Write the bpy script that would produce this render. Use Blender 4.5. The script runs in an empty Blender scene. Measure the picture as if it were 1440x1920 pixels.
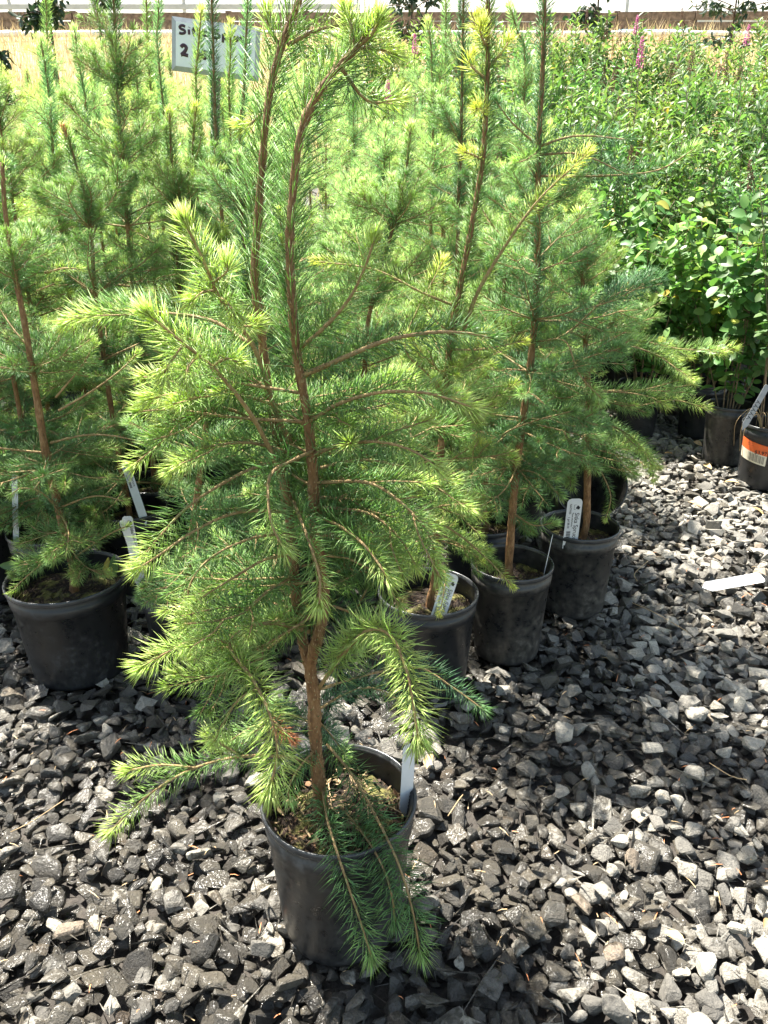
import bpy, bmesh, math, random
import numpy as np
from mathutils import Vector, Matrix, Euler, noise

random.seed(7)
R = np.random.default_rng(7)
RAD = math.radians
S = bpy.context.scene
COL = S.collection

# ------------------------------------------------------------------ camera, sky, sun, exposure
CAMH, PITCH, FPX = 1.10, RAD(23.0), 1460.0
cam_d = bpy.data.cameras.new("camera")
cam = bpy.data.objects.new("camera", cam_d)
COL.objects.link(cam)
cam.location = (0, 0, CAMH)
cam.rotation_euler = (RAD(90) - PITCH, 0, 0)
cam_d.sensor_fit = 'VERTICAL'
cam_d.sensor_height = 24.0
cam_d.lens = 24.0 * FPX / 1920.0
cam_d.clip_start = 0.02
cam_d.clip_end = 400
S.camera = cam

SUN_EL, SUN_AZ = RAD(62), RAD(-42)         # azimuth from +Y, negative is to the left
world = bpy.data.worlds.new("World")
S.world = world
world.use_nodes = True
wn = world.node_tree
bg = wn.nodes["Background"]
sky = wn.nodes.new("ShaderNodeTexSky")
sky.sky_type = 'NISHITA'
sky.sun_disc = False
sky.sun_elevation = SUN_EL
sky.sun_rotation = SUN_AZ
warm = wn.nodes.new("ShaderNodeMix"); warm.data_type = 'RGBA'; warm.blend_type = 'MULTIPLY'; warm.inputs[0].default_value = 1
warm.inputs[7].default_value = (1.14, 1.0, .80, 1)          # the photograph's warm white balance
wn.links.new(sky.outputs[0], warm.inputs[6])
wn.links.new(warm.outputs[2], bg.inputs[0])
bg.inputs[1].default_value = 0.09
sun_d = bpy.data.lights.new("sun", 'SUN')
sun_d.energy = 5.0
sun_d.angle = RAD(0.5)
sun_d.color = (1.0, 0.955, 0.87)
sun = bpy.data.objects.new("sun", sun_d)
COL.objects.link(sun)
sv = Vector((math.sin(SUN_AZ) * math.cos(SUN_EL), math.cos(SUN_AZ) * math.cos(SUN_EL), math.sin(SUN_EL)))
sun.rotation_euler = (sv).to_track_quat('Z', 'Y').to_euler()
sun.location = sv * 20
S.view_settings.view_transform = 'Standard'
S.view_settings.look = 'None'
S.view_settings.gamma = 1
S.view_settings.use_curve_mapping = False
S.view_settings.exposure = 2.08
S.cycles.max_bounces = 6
S.cycles.transmission_bounces = 4
S.cycles.diffuse_bounces = 3

# ------------------------------------------------------------------ helpers
CP, SP = math.cos(PITCH), math.sin(PITCH)


def P(px, py, Y):
    """the point in the place at distance Y that the photograph shows at pixel (px, py)"""
    xr, yr = (px - 720) / FPX, (960 - py) / FPX
    d = (xr, CP + yr * SP, -SP + yr * CP)
    t = Y / d[1]
    return np.array((d[0] * t, Y, CAMH + d[2] * t))


def project(p):
    v = np.asarray(p, float) - np.array((0, 0, CAMH))
    z = v[..., 1] * CP - v[..., 2] * SP
    u = v[..., 1] * SP + v[..., 2] * CP
    return 720 + FPX * v[..., 0] / z, 960 - FPX * u / z, z


def gz(x, Y):
    t = max(0.0, Y - 3.6)
    return 0.27 * (math.sqrt(t * t + 0.36) - 0.6)


class Geo:
    def __init__(s):
        s.V, s.F, s.M, s.A, s.B, s.SM, s.n = [], [], [], [], [], [], 0

    def add(s, V, F, mat=0, a=0.0, b=0.0, smooth=False):
        V = np.asarray(V, float).reshape(-1, 3)
        F = np.asarray(F, int).reshape(-1, 3)
        s.V.append(V); s.F.append(F + s.n)
        s.M.append(np.full(len(F), mat)); s.SM.append(np.full(len(F), smooth))
        s.A.append(np.broadcast_to(np.asarray(a, float), (len(V),)).copy())
        s.B.append(np.broadcast_to(np.asarray(b, float), (len(V),)).copy())
        s.n += len(V)

    def mesh(s, name, mats, origin=(0, 0, 0)):
        V = np.concatenate(s.V) - np.asarray(origin, float)
        F = np.concatenate(s.F)
        me = bpy.data.meshes.new(name)
        me.vertices.add(len(V)); me.vertices.foreach_set("co", V.ravel())
        me.loops.add(len(F) * 3); me.loops.foreach_set("vertex_index", F.ravel().astype(np.int32))
        me.polygons.add(len(F))
        me.polygons.foreach_set("loop_start", np.arange(0, len(F) * 3, 3, dtype=np.int32))
        me.polygons.foreach_set("loop_total", np.full(len(F), 3, dtype=np.int32))
        me.polygons.foreach_set("material_index", np.concatenate(s.M).astype(np.int32))
        me.polygons.foreach_set("use_smooth", np.concatenate(s.SM).astype(bool))
        for m in mats:
            me.materials.append(m)
        for nm, dat in (("age", s.A), ("rnd", s.B)):
            at = me.attributes.new(nm, 'FLOAT', 'POINT')
            at.data.foreach_set("value", np.concatenate(dat).astype(np.float32))
        me.update(calc_edges=True)
        return me


def tag(o, label=None, cat=None, group=None, kind=None):
    if label: o["label"] = label
    if cat: o["category"] = cat
    if group: o["group"] = group
    if kind: o["kind"] = kind
    return o


def obj(name, me, parent=None, loc=None):
    o = bpy.data.objects.new(name, me)
    COL.objects.link(o)
    if parent: o.parent = parent
    if loc is not None: o.location = loc
    return o


def empty(name, loc, rz=0):
    o = bpy.data.objects.new(name, None)
    o.empty_display_size = 0.05
    COL.objects.link(o)
    o.location = loc
    o.rotation_euler = (0, 0, rz)
    return o


def spline(pts, step=0.012, nmin=6):
    """Catmull-Rom through pts, evenly resampled"""
    p = np.asarray(pts, float)
    if len(p) == 2:
        p = np.array([p[0], (p[0] + p[1]) / 2, p[1]])
    q = np.vstack([2 * p[0] - p[1], p, 2 * p[-1] - p[-2]])
    out = []
    for i in range(1, len(q) - 2):
        t = np.linspace(0, 1, 12, endpoint=False)[:, None]
        a, b, c, d = q[i - 1], q[i], q[i + 1], q[i + 2]
        out.append(0.5 * (2 * b + (c - a) * t + (2 * a - 5 * b + 4 * c - d) * t ** 2 + (3 * b - a - 3 * c + d) * t ** 3))
    out.append(q[-2][None])
    c = np.vstack(out)
    L = np.r_[0, np.cumsum(np.linalg.norm(np.diff(c, axis=0), axis=1))]
    n = max(nmin, int(L[-1] / step))
    s = np.linspace(0, L[-1], n)
    return np.stack([np.interp(s, L, c[:, k]) for k in range(3)], 1), L[-1]


def frames(c):
    T = np.gradient(c, axis=0)
    T /= np.linalg.norm(T, axis=1, keepdims=True) + 1e-9
    up = np.array((0, 0, 1.0))
    if abs(T[0] @ up) > 0.9: up = np.array((1.0, 0, 0))
    N = np.zeros_like(c)
    n = up - T[0] * (up @ T[0]); n /= np.linalg.norm(n)
    N[0] = n
    for i in range(1, len(c)):
        n = n - T[i] * (n @ T[i]); n /= np.linalg.norm(n) + 1e-9
        N[i] = n
    return T, N, np.cross(T, N)


def tube(g, c, r, k=6, mat=0, a=0.0, rough=0.0, rng=R):
    n = len(c)
    T, N, B = frames(c)
    r = np.broadcast_to(np.asarray(r, float), (n,))
    th = np.arange(k) * 2 * math.pi / k
    rr = r[:, None] * (1 + rough * rng.normal(size=(n, k)))
    V = c[:, None] + rr[..., None] * (N[:, None] * np.cos(th)[None, :, None] + B[:, None] * np.sin(th)[None, :, None])
    i = np.arange(n - 1)[:, None] * k; j = np.arange(k)[None]; j2 = (j + 1) % k
    A, Bq, C, D = i + j, i + j2, i + k + j2, i + k + j
    F = np.concatenate([np.stack([A, Bq, C], -1).reshape(-1, 3), np.stack([A, C, D], -1).reshape(-1, 3)])
    V = V.reshape(-1, 3)
    cap = [[0, k - 1 - q, k - 2 - q] for q in range(k - 2)] + [[(n - 1) * k, (n - 1) * k + q + 1, (n - 1) * k + q + 2] for q in range(k - 2)]
    g.add(V, np.vstack([F, cap]), mat, a, 0.5, True)


def needles(g, c, length, dens=1500, L=.024, w=.0009, a0=62, a1=32, start=0.0, age0=.25, age1=1.0, agelen=.045,
            burst=26, rad=.0018, mat=1, up=.10, rng=R, fine=True, flat=0.0, brown=0.0):
    """spruce needles set in a spiral round the twig c, a paler tuft at the tip"""
    n = max(8, int(length * dens * (1 - start)))
    s = start + (1 - start) * (np.arange(n) + rng.random(n)) / n
    phi = np.arange(n) * 2.39996 + rng.normal(0, .35, n)
    nb = burst
    s = np.r_[s, 1 - rng.random(nb) ** 2 * min(.5, .012 / length)]
    phi = np.r_[phi, rng.random(nb) * 6.283]
    T, N, B = frames(c)
    f = s * (len(c) - 1); i = np.minimum(f.astype(int), len(c) - 2); t = (f - i)[:, None]
    p = c[i] * (1 - t) + c[i + 1] * t
    Tt = T[i] * (1 - t) + T[i + 1] * t; Nt = N[i]; Bt = B[i]
    rad_v = Nt * np.cos(phi)[:, None] + Bt * np.sin(phi)[:, None]
    d_tip = (1 - s) * length
    near = np.exp(-d_tip / .02)
    a = np.radians(a0 + (a1 - a0) * near + rng.normal(0, 10, len(s)))
    a[n:] = np.radians(rng.uniform(4, 48, nb))
    d = Tt * np.cos(a)[:, None] + rad_v * np.sin(a)[:, None]
    d[:, 2] += up + flat * np.maximum(0, -d[:, 2])
    d /= np.linalg.norm(d, axis=1, keepdims=True)
    ln = L * rng.uniform(.62, 1.12, len(s)) * (1 - .25 * near)
    ln[n:] *= .85
    b = p + rad_v * rad
    u = np.cross(d, rng.normal(size=d.shape)); u /= np.linalg.norm(u, axis=1, keepdims=True)
    v = np.cross(d, u)
    bend = (Tt - d * np.sum(Tt * d, 1)[:, None]) * (ln * rng.uniform(.0, .16, len(s)))[:, None]
    mid = b + d * (ln * .45)[:, None]
    tip = b + d * ln[:, None] + bend
    ww = (w * rng.uniform(.8, 1.2, len(s)))[:, None]
    age = age0 + rng.normal(0, .06, len(s)) + (age1 - age0) * np.exp(-(d_tip / agelen) ** 1.6)
    age = np.clip(age, 0, 1)
    rn = rng.random(len(s))
    m = len(s)
    if fine:
        V = np.stack([b, mid + u * ww, mid + (-.5 * u + .866 * v) * ww, mid + (-.5 * u - .866 * v) * ww, tip], 1)
        base = np.arange(m)[:, None] * 5
        F = np.concatenate([base + np.array(q)[None] for q in ((0, 2, 1), (0, 3, 2), (0, 1, 3), (1, 2, 4), (2, 3, 4), (3, 1, 4))])
        g.add(V, F, mat, np.repeat(age, 5), np.repeat(rn, 5), True)
    else:
        V = np.stack([b, mid + u * ww, mid - u * ww, tip], 1)
        base = np.arange(m)[:, None] * 4
        F = np.concatenate([base + np.array(q)[None] for q in ((0, 1, 2), (1, 3, 2))])
        g.add(V, F, mat, np.repeat(age, 4), np.repeat(rn, 4), False)


# ------------------------------------------------------------------ materials
def mat(name):
    m = bpy.data.materials.new(name); m.use_nodes = True
    nt = m.node_tree
    return m, nt, nt.nodes["Principled BSDF"], nt.nodes["Material Output"]


def nn(nt, t, **kw):
    n = nt.nodes.new(t)
    for k, v in kw.items(): setattr(n, k, v)
    return n


def ramp(nt, fac, stops):
    r = nn(nt, "ShaderNodeValToRGB")
    e = r.color_ramp.elements
    while len(e) < len(stops): e.new(0.5)
    for q, (p_, c_) in enumerate(stops):
        e[q].position = p_; e[q].color = (*c_, 1)
    nt.links.new(fac, r.inputs[0])
    return r.outputs[0]


def noise_tex(nt, scale, detail=4, rough=.55, coord="Object"):
    tc = nn(nt, "ShaderNodeTexCoord")
    t = nn(nt, "ShaderNodeTexNoise")
    t.inputs["Scale"].default_value = scale; t.inputs["Detail"].default_value = detail
    t.inputs["Roughness"].default_value = rough
    nt.links.new(tc.outputs[coord], t.inputs["Vector"])
    return t.outputs["Fac"]


def bump(nt, b, h, strength, dist):
    n = nn(nt, "ShaderNodeBump")
    n.inputs["Strength"].default_value = strength; n.inputs["Distance"].default_value = dist
    nt.links.new(h, n.inputs["Height"]); nt.links.new(n.outputs[0], b.inputs["Normal"])


def attr(nt, name):
    a = nn(nt, "ShaderNodeAttribute"); a.attribute_name = name
    return a.outputs["Fac"]


def mixc(nt, fac, a, b, mode='MIX'):
    m = nn(nt, "ShaderNodeMix"); m.data_type = 'RGBA'; m.blend_type = mode
    for sck, val in ((m.inputs[0], fac), (m.inputs[6], a), (m.inputs[7], b)):
        if hasattr(val, "links"): nt.links.new(val, sck)
        elif isinstance(val, (int, float)): sck.default_value = val
        else: sck.default_value = (*val, 1)
    return m.outputs[2]


def leafy(name, stops, rough=.45, trans=.4, tcol=(1.05, 1.15, .72), spec=.5):
    m, nt, b, out = mat(name)
    c = ramp(nt, attr(nt, "age"), stops)
    oi = nn(nt, "ShaderNodeObjectInfo")
    c = mixc(nt, 1.0, c, oi.outputs["Color"], 'MULTIPLY')
    v = nn(nt, "ShaderNodeMapRange"); v.inputs["To Min"].default_value = .72; v.inputs["To Max"].default_value = 1.28
    nt.links.new(attr(nt, "rnd"), v.inputs["Value"])
    hs = nn(nt, "ShaderNodeHueSaturation")
    nt.links.new(v.outputs[0], hs.inputs["Value"]); nt.links.new(c, hs.inputs["Color"])
    h = nn(nt, "ShaderNodeMapRange"); h.inputs["To Min"].default_value = .485; h.inputs["To Max"].default_value = .515
    nt.links.new(attr(nt, "rnd"), h.inputs["Value"]); nt.links.new(h.outputs[0], hs.inputs["Hue"])
    c = hs.outputs[0]
    nt.links.new(c, b.inputs["Base Color"])
    b.inputs["Roughness"].default_value = rough
    b.inputs["Specular IOR Level"].default_value = spec
    tr = nn(nt, "ShaderNodeBsdfTranslucent")
    nt.links.new(mixc(nt, 1.0, c, tcol, 'MULTIPLY'), tr.inputs[0])
    mx = nn(nt, "ShaderNodeMixShader"); mx.inputs[0].default_value = trans
    nt.links.new(b.outputs[0], mx.inputs[1]); nt.links.new(tr.outputs[0], mx.inputs[2])
    nt.links.new(mx.outputs[0], out.inputs[0])
    return m


M_NEEDLE = leafy("spruce_needle", [(0, (.125, .235, .13)), (.3, (.26, .40, .17)), (.65, (.45, .56, .23)), (1, (.76, .80, .38))], rough=.34, trans=.56)
M_LEAF = leafy("shrub_leaf", [(0, (.06, .12, .05)), (.5, (.135, .24, .08)), (.88, (.30, .40, .14)), (1, (.50, .42, .10))], rough=.48, trans=.40, tcol=(1.0, 1.15, .6))
M_DARKLEAF = leafy("dark_leaf", [(0, (.02, .045, .025)), (1, (.05, .09, .04))], trans=.2)


def bark(name, c0, c1, c2):
    m, nt, b, out = mat(name)
    tc = nn(nt, "ShaderNodeTexCoord"); mp = nn(nt, "ShaderNodeMapping"); mp.inputs["Scale"].default_value = (1, 1, .35)
    nt.links.new(tc.outputs["Object"], mp.inputs[0])
    t = nn(nt, "ShaderNodeTexNoise"); t.inputs["Scale"].default_value = 170; t.inputs["Detail"].default_value = 7; t.inputs["Roughness"].default_value = .68
    nt.links.new(mp.outputs[0], t.inputs["Vector"])
    c = ramp(nt, t.outputs["Fac"], [(.36, c0), (.5, c1), (.64, c2)])
    nt.links.new(mixc(nt, noise_tex(nt, 22), c, (c1[0] * .6, c1[1] * .62, c1[2] * .7)), b.inputs["Base Color"])
    b.inputs["Roughness"].default_value = .75
    bump(nt, b, t.outputs["Fac"], 1.0, .004)
    return m


M_BARK = bark("spruce_bark", (.11, .05, .018), (.31, .155, .058), (.50, .32, .16))
M_TWIG = bark("twig_bark", (.26, .15, .06), (.44, .29, .12), (.60, .45, .22))
M_OLDBARK = bark("old_bark", (.05, .03, .02), (.13, .08, .05), (.26, .18, .12))
M_STEM = bark("shrub_stem", (.14, .10, .06), (.25, .17, .10), (.38, .28, .18))


def pot_mat(name, dust):
    m, nt, b, out = mat(name)
    n1 = noise_tex(nt, 9, 6, .65)
    n2 = noise_tex(nt, 55, 4, .6)
    mx = nn(nt, "ShaderNodeMath", operation='MULTIPLY'); nt.links.new(n1, mx.inputs[0]); nt.links.new(n2, mx.inputs[1])
    c = ramp(nt, mx.outputs[0], [(.14, (.012, .013, .015)), (.30, dust), (.42, tuple(q * 2.2 for q in dust))])
    nt.links.new(c, b.inputs["Base Color"])
    r = nn(nt, "ShaderNodeMapRange"); r.inputs["From Min"].default_value = .15; r.inputs["From Max"].default_value = .4
    r.inputs["To Min"].default_value = .26; r.inputs["To Max"].default_value = .6
    nt.links.new(mx.outputs[0], r.inputs[0]); nt.links.new(r.outputs[0], b.inputs["Roughness"])
    bump(nt, b, n2, .12, .002)
    return m


M_POT = pot_mat("black_plastic", (.020, .021, .023))
M_MIDPOT = pot_mat("bounce_lit_plastic", (.038, .038, .038))  # dust tone lifted to stand in for light bounced onto the front pot
M_DUSTPOT = pot_mat("dusty_plastic", (.055, .052, .047))


def simple(name, col, rough=.6, nscale=None, var=.25, metal=0):
    m, nt, b, out = mat(name)
    b.inputs["Roughness"].default_value = rough; b.inputs["Metallic"].default_value = metal
    if nscale:
        f = noise_tex(nt, nscale, 5)
        nt.links.new(ramp(nt, f, [(.3, tuple(q * (1 - var) for q in col)), (.7, tuple(min(1, q * (1 + var)) for q in col))]), b.inputs["Base Color"])
        bump(nt, b, f, .2, .002)
    else:
        b.inputs["Base Color"].default_value = (*col, 1)
    return m


M_WHITE = simple("white_plastic", (.74, .75, .76), .38, 40, .05)
M_RIM = simple("pot_rim_plastic", (.045, .047, .05), .27, 30, .3)  # rim colour lightened in place of a sun highlight
M_INK = simple("black_ink", (.015, .015, .02), .5, 60, .2)
M_PURPLEINK = simple("marker_ink", (.05, .018, .035), .45, 60, .2)
M_SIGN = simple("sign_board", (.80, .83, .86), .42, 12, .06)
M_METAL = simple("sign_metal", (.36, .38, .40), .4, 30, .15)
M_WOOD = simple("weathered_wood", (.17, .12, .09), .85, 14, .45)
M_DRYLEAF = simple("dry_leaf", (.42, .27, .12), .6, 90, .4)
M_STRAW = simple("straw", (.45, .32, .17), .7, 60, .3)
M_PINK = simple("pink_blossom", (.52, .07, .28), .7, 150, .35)
M_BROWNSPIKE = simple("spent_blossom", (.13, .055, .03), .85, 150, .5)
M_ORANGE = simple("orange_print", (.80, .15, .035), .5, 40, .1)
M_CREAM = simple("cream_label", (.72, .66, .52), .5, 60, .12)
M_GREYINK = simple("grey_ink", (.30, .27, .22), .6, 60, .1)
M_FILM = simple("greenhouse_film", (.82, .84, .86), .35, 1.2, .04)
_nt = M_FILM.node_tree                                   # thin white poly film lets the sun through
_tr = _nt.nodes.new("ShaderNodeBsdfTranslucent"); _tr.inputs[0].default_value = (.88, .90, .93, 1)
_mx = _nt.nodes.new("ShaderNodeMixShader"); _mx.inputs[0].default_value = .6
_nt.links.new(_nt.nodes["Principled BSDF"].outputs[0], _mx.inputs[1]); _nt.links.new(_tr.outputs[0], _mx.inputs[2])
_nt.links.new(_mx.outputs[0], _nt.nodes["Material Output"].inputs[0])
M_BLUE = simple("blue_cover", (.22, .50, .68), .4, 2, .12)
M_FRAME = simple("galvanised_tube", (.45, .47, .48), .4, 8, .1)
M_BRONZE = simple("brown_needle", (.55, .22, .09), .7, 80, .3)


def soil_mat(name, base):
    m, nt, b, out = mat(name)
    f = noise_tex(nt, 170, 8, .7)
    f2 = noise_tex(nt, 30, 4)
    c = ramp(nt, f, [(.35, tuple(q * .4 for q in base)), (.55, base), (.68, (.20, .13, .07)), (.78, (.34, .27, .13))])
    moss = ramp(nt, f2, [(.5, (0, 0, 0)), (.62, (1, 1, 1))])
    nt.links.new(mixc(nt, moss, c, mixc(nt, f, (.03, .05, .01), (.32, .28, .09))), b.inputs["Base Color"])
    b.inputs["Roughness"].default_value = .95
    bump(nt, b, f, 1.0, .006)
    return m


M_SOIL = soil_mat("potting_soil", (.035, .022, .014))


def ground_mat():
    m, nt, b, out = mat("wet_earth")
    f = noise_tex(nt, 60, 8, .7)
    f2 = noise_tex(nt, 2.0, 5)
    nt.links.new(mixc(nt, f2, ramp(nt, f, [(.3, (.012, .010, .008)), (.7, (.05, .042, .034))]),
                      ramp(nt, f, [(.3, (.02, .016, .012)), (.7, (.085, .07, .055))])), b.inputs["Base Color"])
    b.inputs["Roughness"].default_value = .6
    bump(nt, b, f, .8, .01)
    return m


M_EARTH = ground_mat()


def field_mat():
    m, nt, b, out = mat("dry_field")
    f = noise_tex(nt, 18, 8, .7); f2 = noise_tex(nt, .35, 4)
    c = mixc(nt, f2, ramp(nt, f, [(.3, (.30, .20, .09)), (.7, (.55, .42, .22))]), ramp(nt, f, [(.3, (.22, .20, .07)), (.7, (.45, .40, .2))]))
    nt.links.new(c, b.inputs["Base Color"]); b.inputs["Roughness"].default_value = .95
    return m


M_FIELD = field_mat()
M_GRASS = leafy("dry_grass", [(0, (.40, .30, .16)), (.6, (.62, .50, .32)), (1, (.34, .36, .14))], rough=.7, trans=.3, tcol=(1, 1, .9))


def stone_mat():
    m, nt, b, out = mat("crushed_stone")
    tone, wet = attr(nt, "age"), attr(nt, "rnd")
    c = ramp(nt, tone, [(0, (.115, .107, .094)), (.35, (.235, .22, .19)), (.6, (.37, .345, .295)), (.85, (.54, .50, .415)), (.95, (.38, .32, .24)), (1, (.29, .22, .16))])
    f = noise_tex(nt, 320, 8, .7); f2 = noise_tex(nt, 70, 5, .6)
    c = mixc(nt, .75, c, ramp(nt, f, [(.3, (.45, .45, .46)), (.55, (1, 1, 1)), (.8, (1.0, .97, .9))]), 'MULTIPLY')
    c = mixc(nt, .6, c, ramp(nt, f2, [(.35, (.55, .55, .56)), (.6, (1, 1, 1))]), 'MULTIPLY')
    # water soaks the stones unevenly
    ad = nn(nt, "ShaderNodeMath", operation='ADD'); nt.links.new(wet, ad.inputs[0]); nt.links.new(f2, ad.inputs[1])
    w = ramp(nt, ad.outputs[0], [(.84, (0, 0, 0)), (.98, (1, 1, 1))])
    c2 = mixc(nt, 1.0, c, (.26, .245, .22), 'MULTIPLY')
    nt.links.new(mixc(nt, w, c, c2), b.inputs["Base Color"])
    mr = nn(nt, "ShaderNodeMapRange"); mr.inputs["To Min"].default_value = .85; mr.inputs["To Max"].default_value = .4
    nt.links.new(w, mr.inputs[0]); nt.links.new(mr.outputs[0], b.inputs["Roughness"])
    cw = nn(nt, "ShaderNodeMath", operation='MULTIPLY'); cw.inputs[1].default_value = .42; nt.links.new(w, cw.inputs[0]); nt.links.new(cw.outputs[0], b.inputs["Coat Weight"]); b.inputs["Coat Roughness"].default_value = .16
    cb = nn(nt, "ShaderNodeBump"); cb.inputs["Strength"].default_value = .9; cb.inputs["Distance"].default_value = .004
    nt.links.new(noise_tex(nt, 150, 3, .5), cb.inputs["Height"]); nt.links.new(cb.outputs[0], b.inputs["Coat Normal"])
    n3 = nn(nt, "ShaderNodeMath", operation='ADD'); nt.links.new(f, n3.inputs[0]); nt.links.new(f2, n3.inputs[1])
    bump(nt, b, n3.outputs[0], 1.0, .006)
    return m


M_STONE = stone_mat()

# ------------------------------------------------------------------ terrain
def sheet(name, xs, ys, zf, m, kind="structure"):
    X, Y = np.meshgrid(xs, ys)
    Z = np.vectorize(zf)(X, Y)
    V = np.stack([X, Y, Z], -1).reshape(-1, 3)
    nx, ny = len(xs), len(ys)
    i = (np.arange(ny - 1)[:, None] * nx + np.arange(nx - 1)[None]).ravel()
    F = np.concatenate([np.stack([i, i + 1, i + nx + 1], 1), np.stack([i, i + nx + 1, i + nx], 1)])
    g = Geo(); g.add(V, F, 0, 0, 0, True)
    o = obj(name, g.mesh(name, [m]))
    return tag(o, kind=kind)


def n2(x, y, s, seed=0):
    return noise.noise(Vector((x * s + seed, y * s, seed * 1.7)))


ground = sheet("ground", np.linspace(-14, 14, 57), np.r_[np.linspace(-6, 3, 19), np.linspace(3.3, 9, 20)],
               lambda x, y: gz(x, y) - .035 + .008 * n2(x, y, 1.5), M_EARTH)


def field_z(x, y):
    z = gz(x, min(y, 18.5))
    if y > 18.5: z += .03 * (y - 18.5)
    return z - .03 + .05 * n2(x, y, .6, 3)


field = sheet("field", np.r_[np.linspace(-90, -17, 12), np.linspace(-16, 16, 49), np.linspace(17, 90, 12)],
              np.r_[np.linspace(8.6, 20, 30), np.linspace(22, 150, 20)], lambda x, y: field_z(x, y) + .03, M_FIELD)

g = Geo()
for i in range(26000):
    y = 7.2 + 11 * R.random() ** .8
    x = R.uniform(-.62, .62) * (y + 1)
    z = field_z(x, y)
    h = R.uniform(.16, .42); w = R.uniform(.004, .009); a = R.random() * 6.28
    dx, dy = math.cos(a), math.sin(a); lx, ly = R.normal(0, .25, 2) * h
    b = np.array((x, y, z))
    V = [b + (-dx * w, -dy * w, 0), b + (dx * w, dy * w, 0), b + (lx * .4 + dx * w * .8, ly * .4 + dy * w * .8, h * .6), b + (lx * .4 - dx * w * .8, ly * .4 - dy * w * .8, h * .6), b + (lx, ly, h)]
    g.add(V, [[0, 1, 2], [0, 2, 3], [3, 2, 4]], 0, min(1, max(0, R.normal(.45, .22) + .3 * n2(x, y, .4, 5))), R.random())
tag(obj("dry_grass", g.mesh("dry_grass", [M_GRASS])), "tall straw coloured grass covering the field behind the plants", "grass", kind="stuff")

# ------------------------------------------------------------------ gravel
def rock_shape(rng, bev):
    bm = bmesh.new()
    ax = np.array((1.0, rng.uniform(.55, .95), rng.uniform(.28, .6))) * .5
    for k in range(rng.integers(9, 15)):
        v = rng.normal(size=3); v /= np.linalg.norm(v)
        v = np.sign(v) * np.abs(v) ** .62                     # pushed towards the corners of a block
        v *= ax * rng.uniform(.8, 1.08)
        bm.verts.new(v)
    r = bmesh.ops.convex_hull(bm, input=bm.verts)
    for v in [v for v in bm.verts if not v.link_faces]: bm.verts.remove(v)
    bmesh.ops.remove_doubles(bm, verts=bm.verts, dist=.06)
    if bev:
        bmesh.ops.bevel(bm, geom=list(bm.edges), offset=.05, segments=1, profile=.6, affect='EDGES')
        bmesh.ops.remove_doubles(bm, verts=bm.verts, dist=.008)
    bmesh.ops.triangulate(bm, faces=bm.faces)
    bm.verts.ensure_lookup_table()
    V = np.array([v.co[:] for v in bm.verts]); F = np.array([[v.index for v in f.verts] for f in bm.faces])
    bm.free()
    return V, F


rr = np.random.default_rng(11)
rocks = [(rock_shape(np.random.default_rng(100 + k), True), rock_shape(np.random.default_rng(100 + k), False)) for k in range(40)]
POTS = []      # (x, y, r) of pots standing on the gravel, filled below


def pot_y(rim_y):
    th = PITCH + math.atan((rim_y - 960) / FPX)
    return .85 / math.tan(th)


SPOTS = dict(main=(635, 1490, .118), left=(124, 1078, .138), midleft=(352, 1092, .112), third=(803, 1106, .114),
             fourth=(960, 1052, .101), fifth=(1088, 982, .106), far_a=(1372, 756, .100), far_b=(1448, 792, .106))
LOC = {}
for k, (px, py, r) in SPOTS.items():
    Y = pot_y(py); p = P(px, py, Y)
    LOC[k] = (p[0], Y, r); POTS.append((p[0], Y, r * .78))

GX0, GX1, GY0, GY1, CELL = -1.75, 2.35, .35, 4.9, .006
hm = np.zeros((int((GY1 - GY0) / CELL) + 1, int((GX1 - GX0) / CELL) + 1))
stones = []
wetseed = 4.2


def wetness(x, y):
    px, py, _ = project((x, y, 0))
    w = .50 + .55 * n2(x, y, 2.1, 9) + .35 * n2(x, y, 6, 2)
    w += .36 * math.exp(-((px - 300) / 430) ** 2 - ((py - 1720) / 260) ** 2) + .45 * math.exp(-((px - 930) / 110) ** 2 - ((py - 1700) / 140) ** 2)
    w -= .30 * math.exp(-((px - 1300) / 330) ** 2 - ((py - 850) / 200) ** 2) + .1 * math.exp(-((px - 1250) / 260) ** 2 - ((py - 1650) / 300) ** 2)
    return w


def dense_zone(x, y):
    half = .56 * (y * .92 + .43) + .12
    return abs(x) < half


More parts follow.
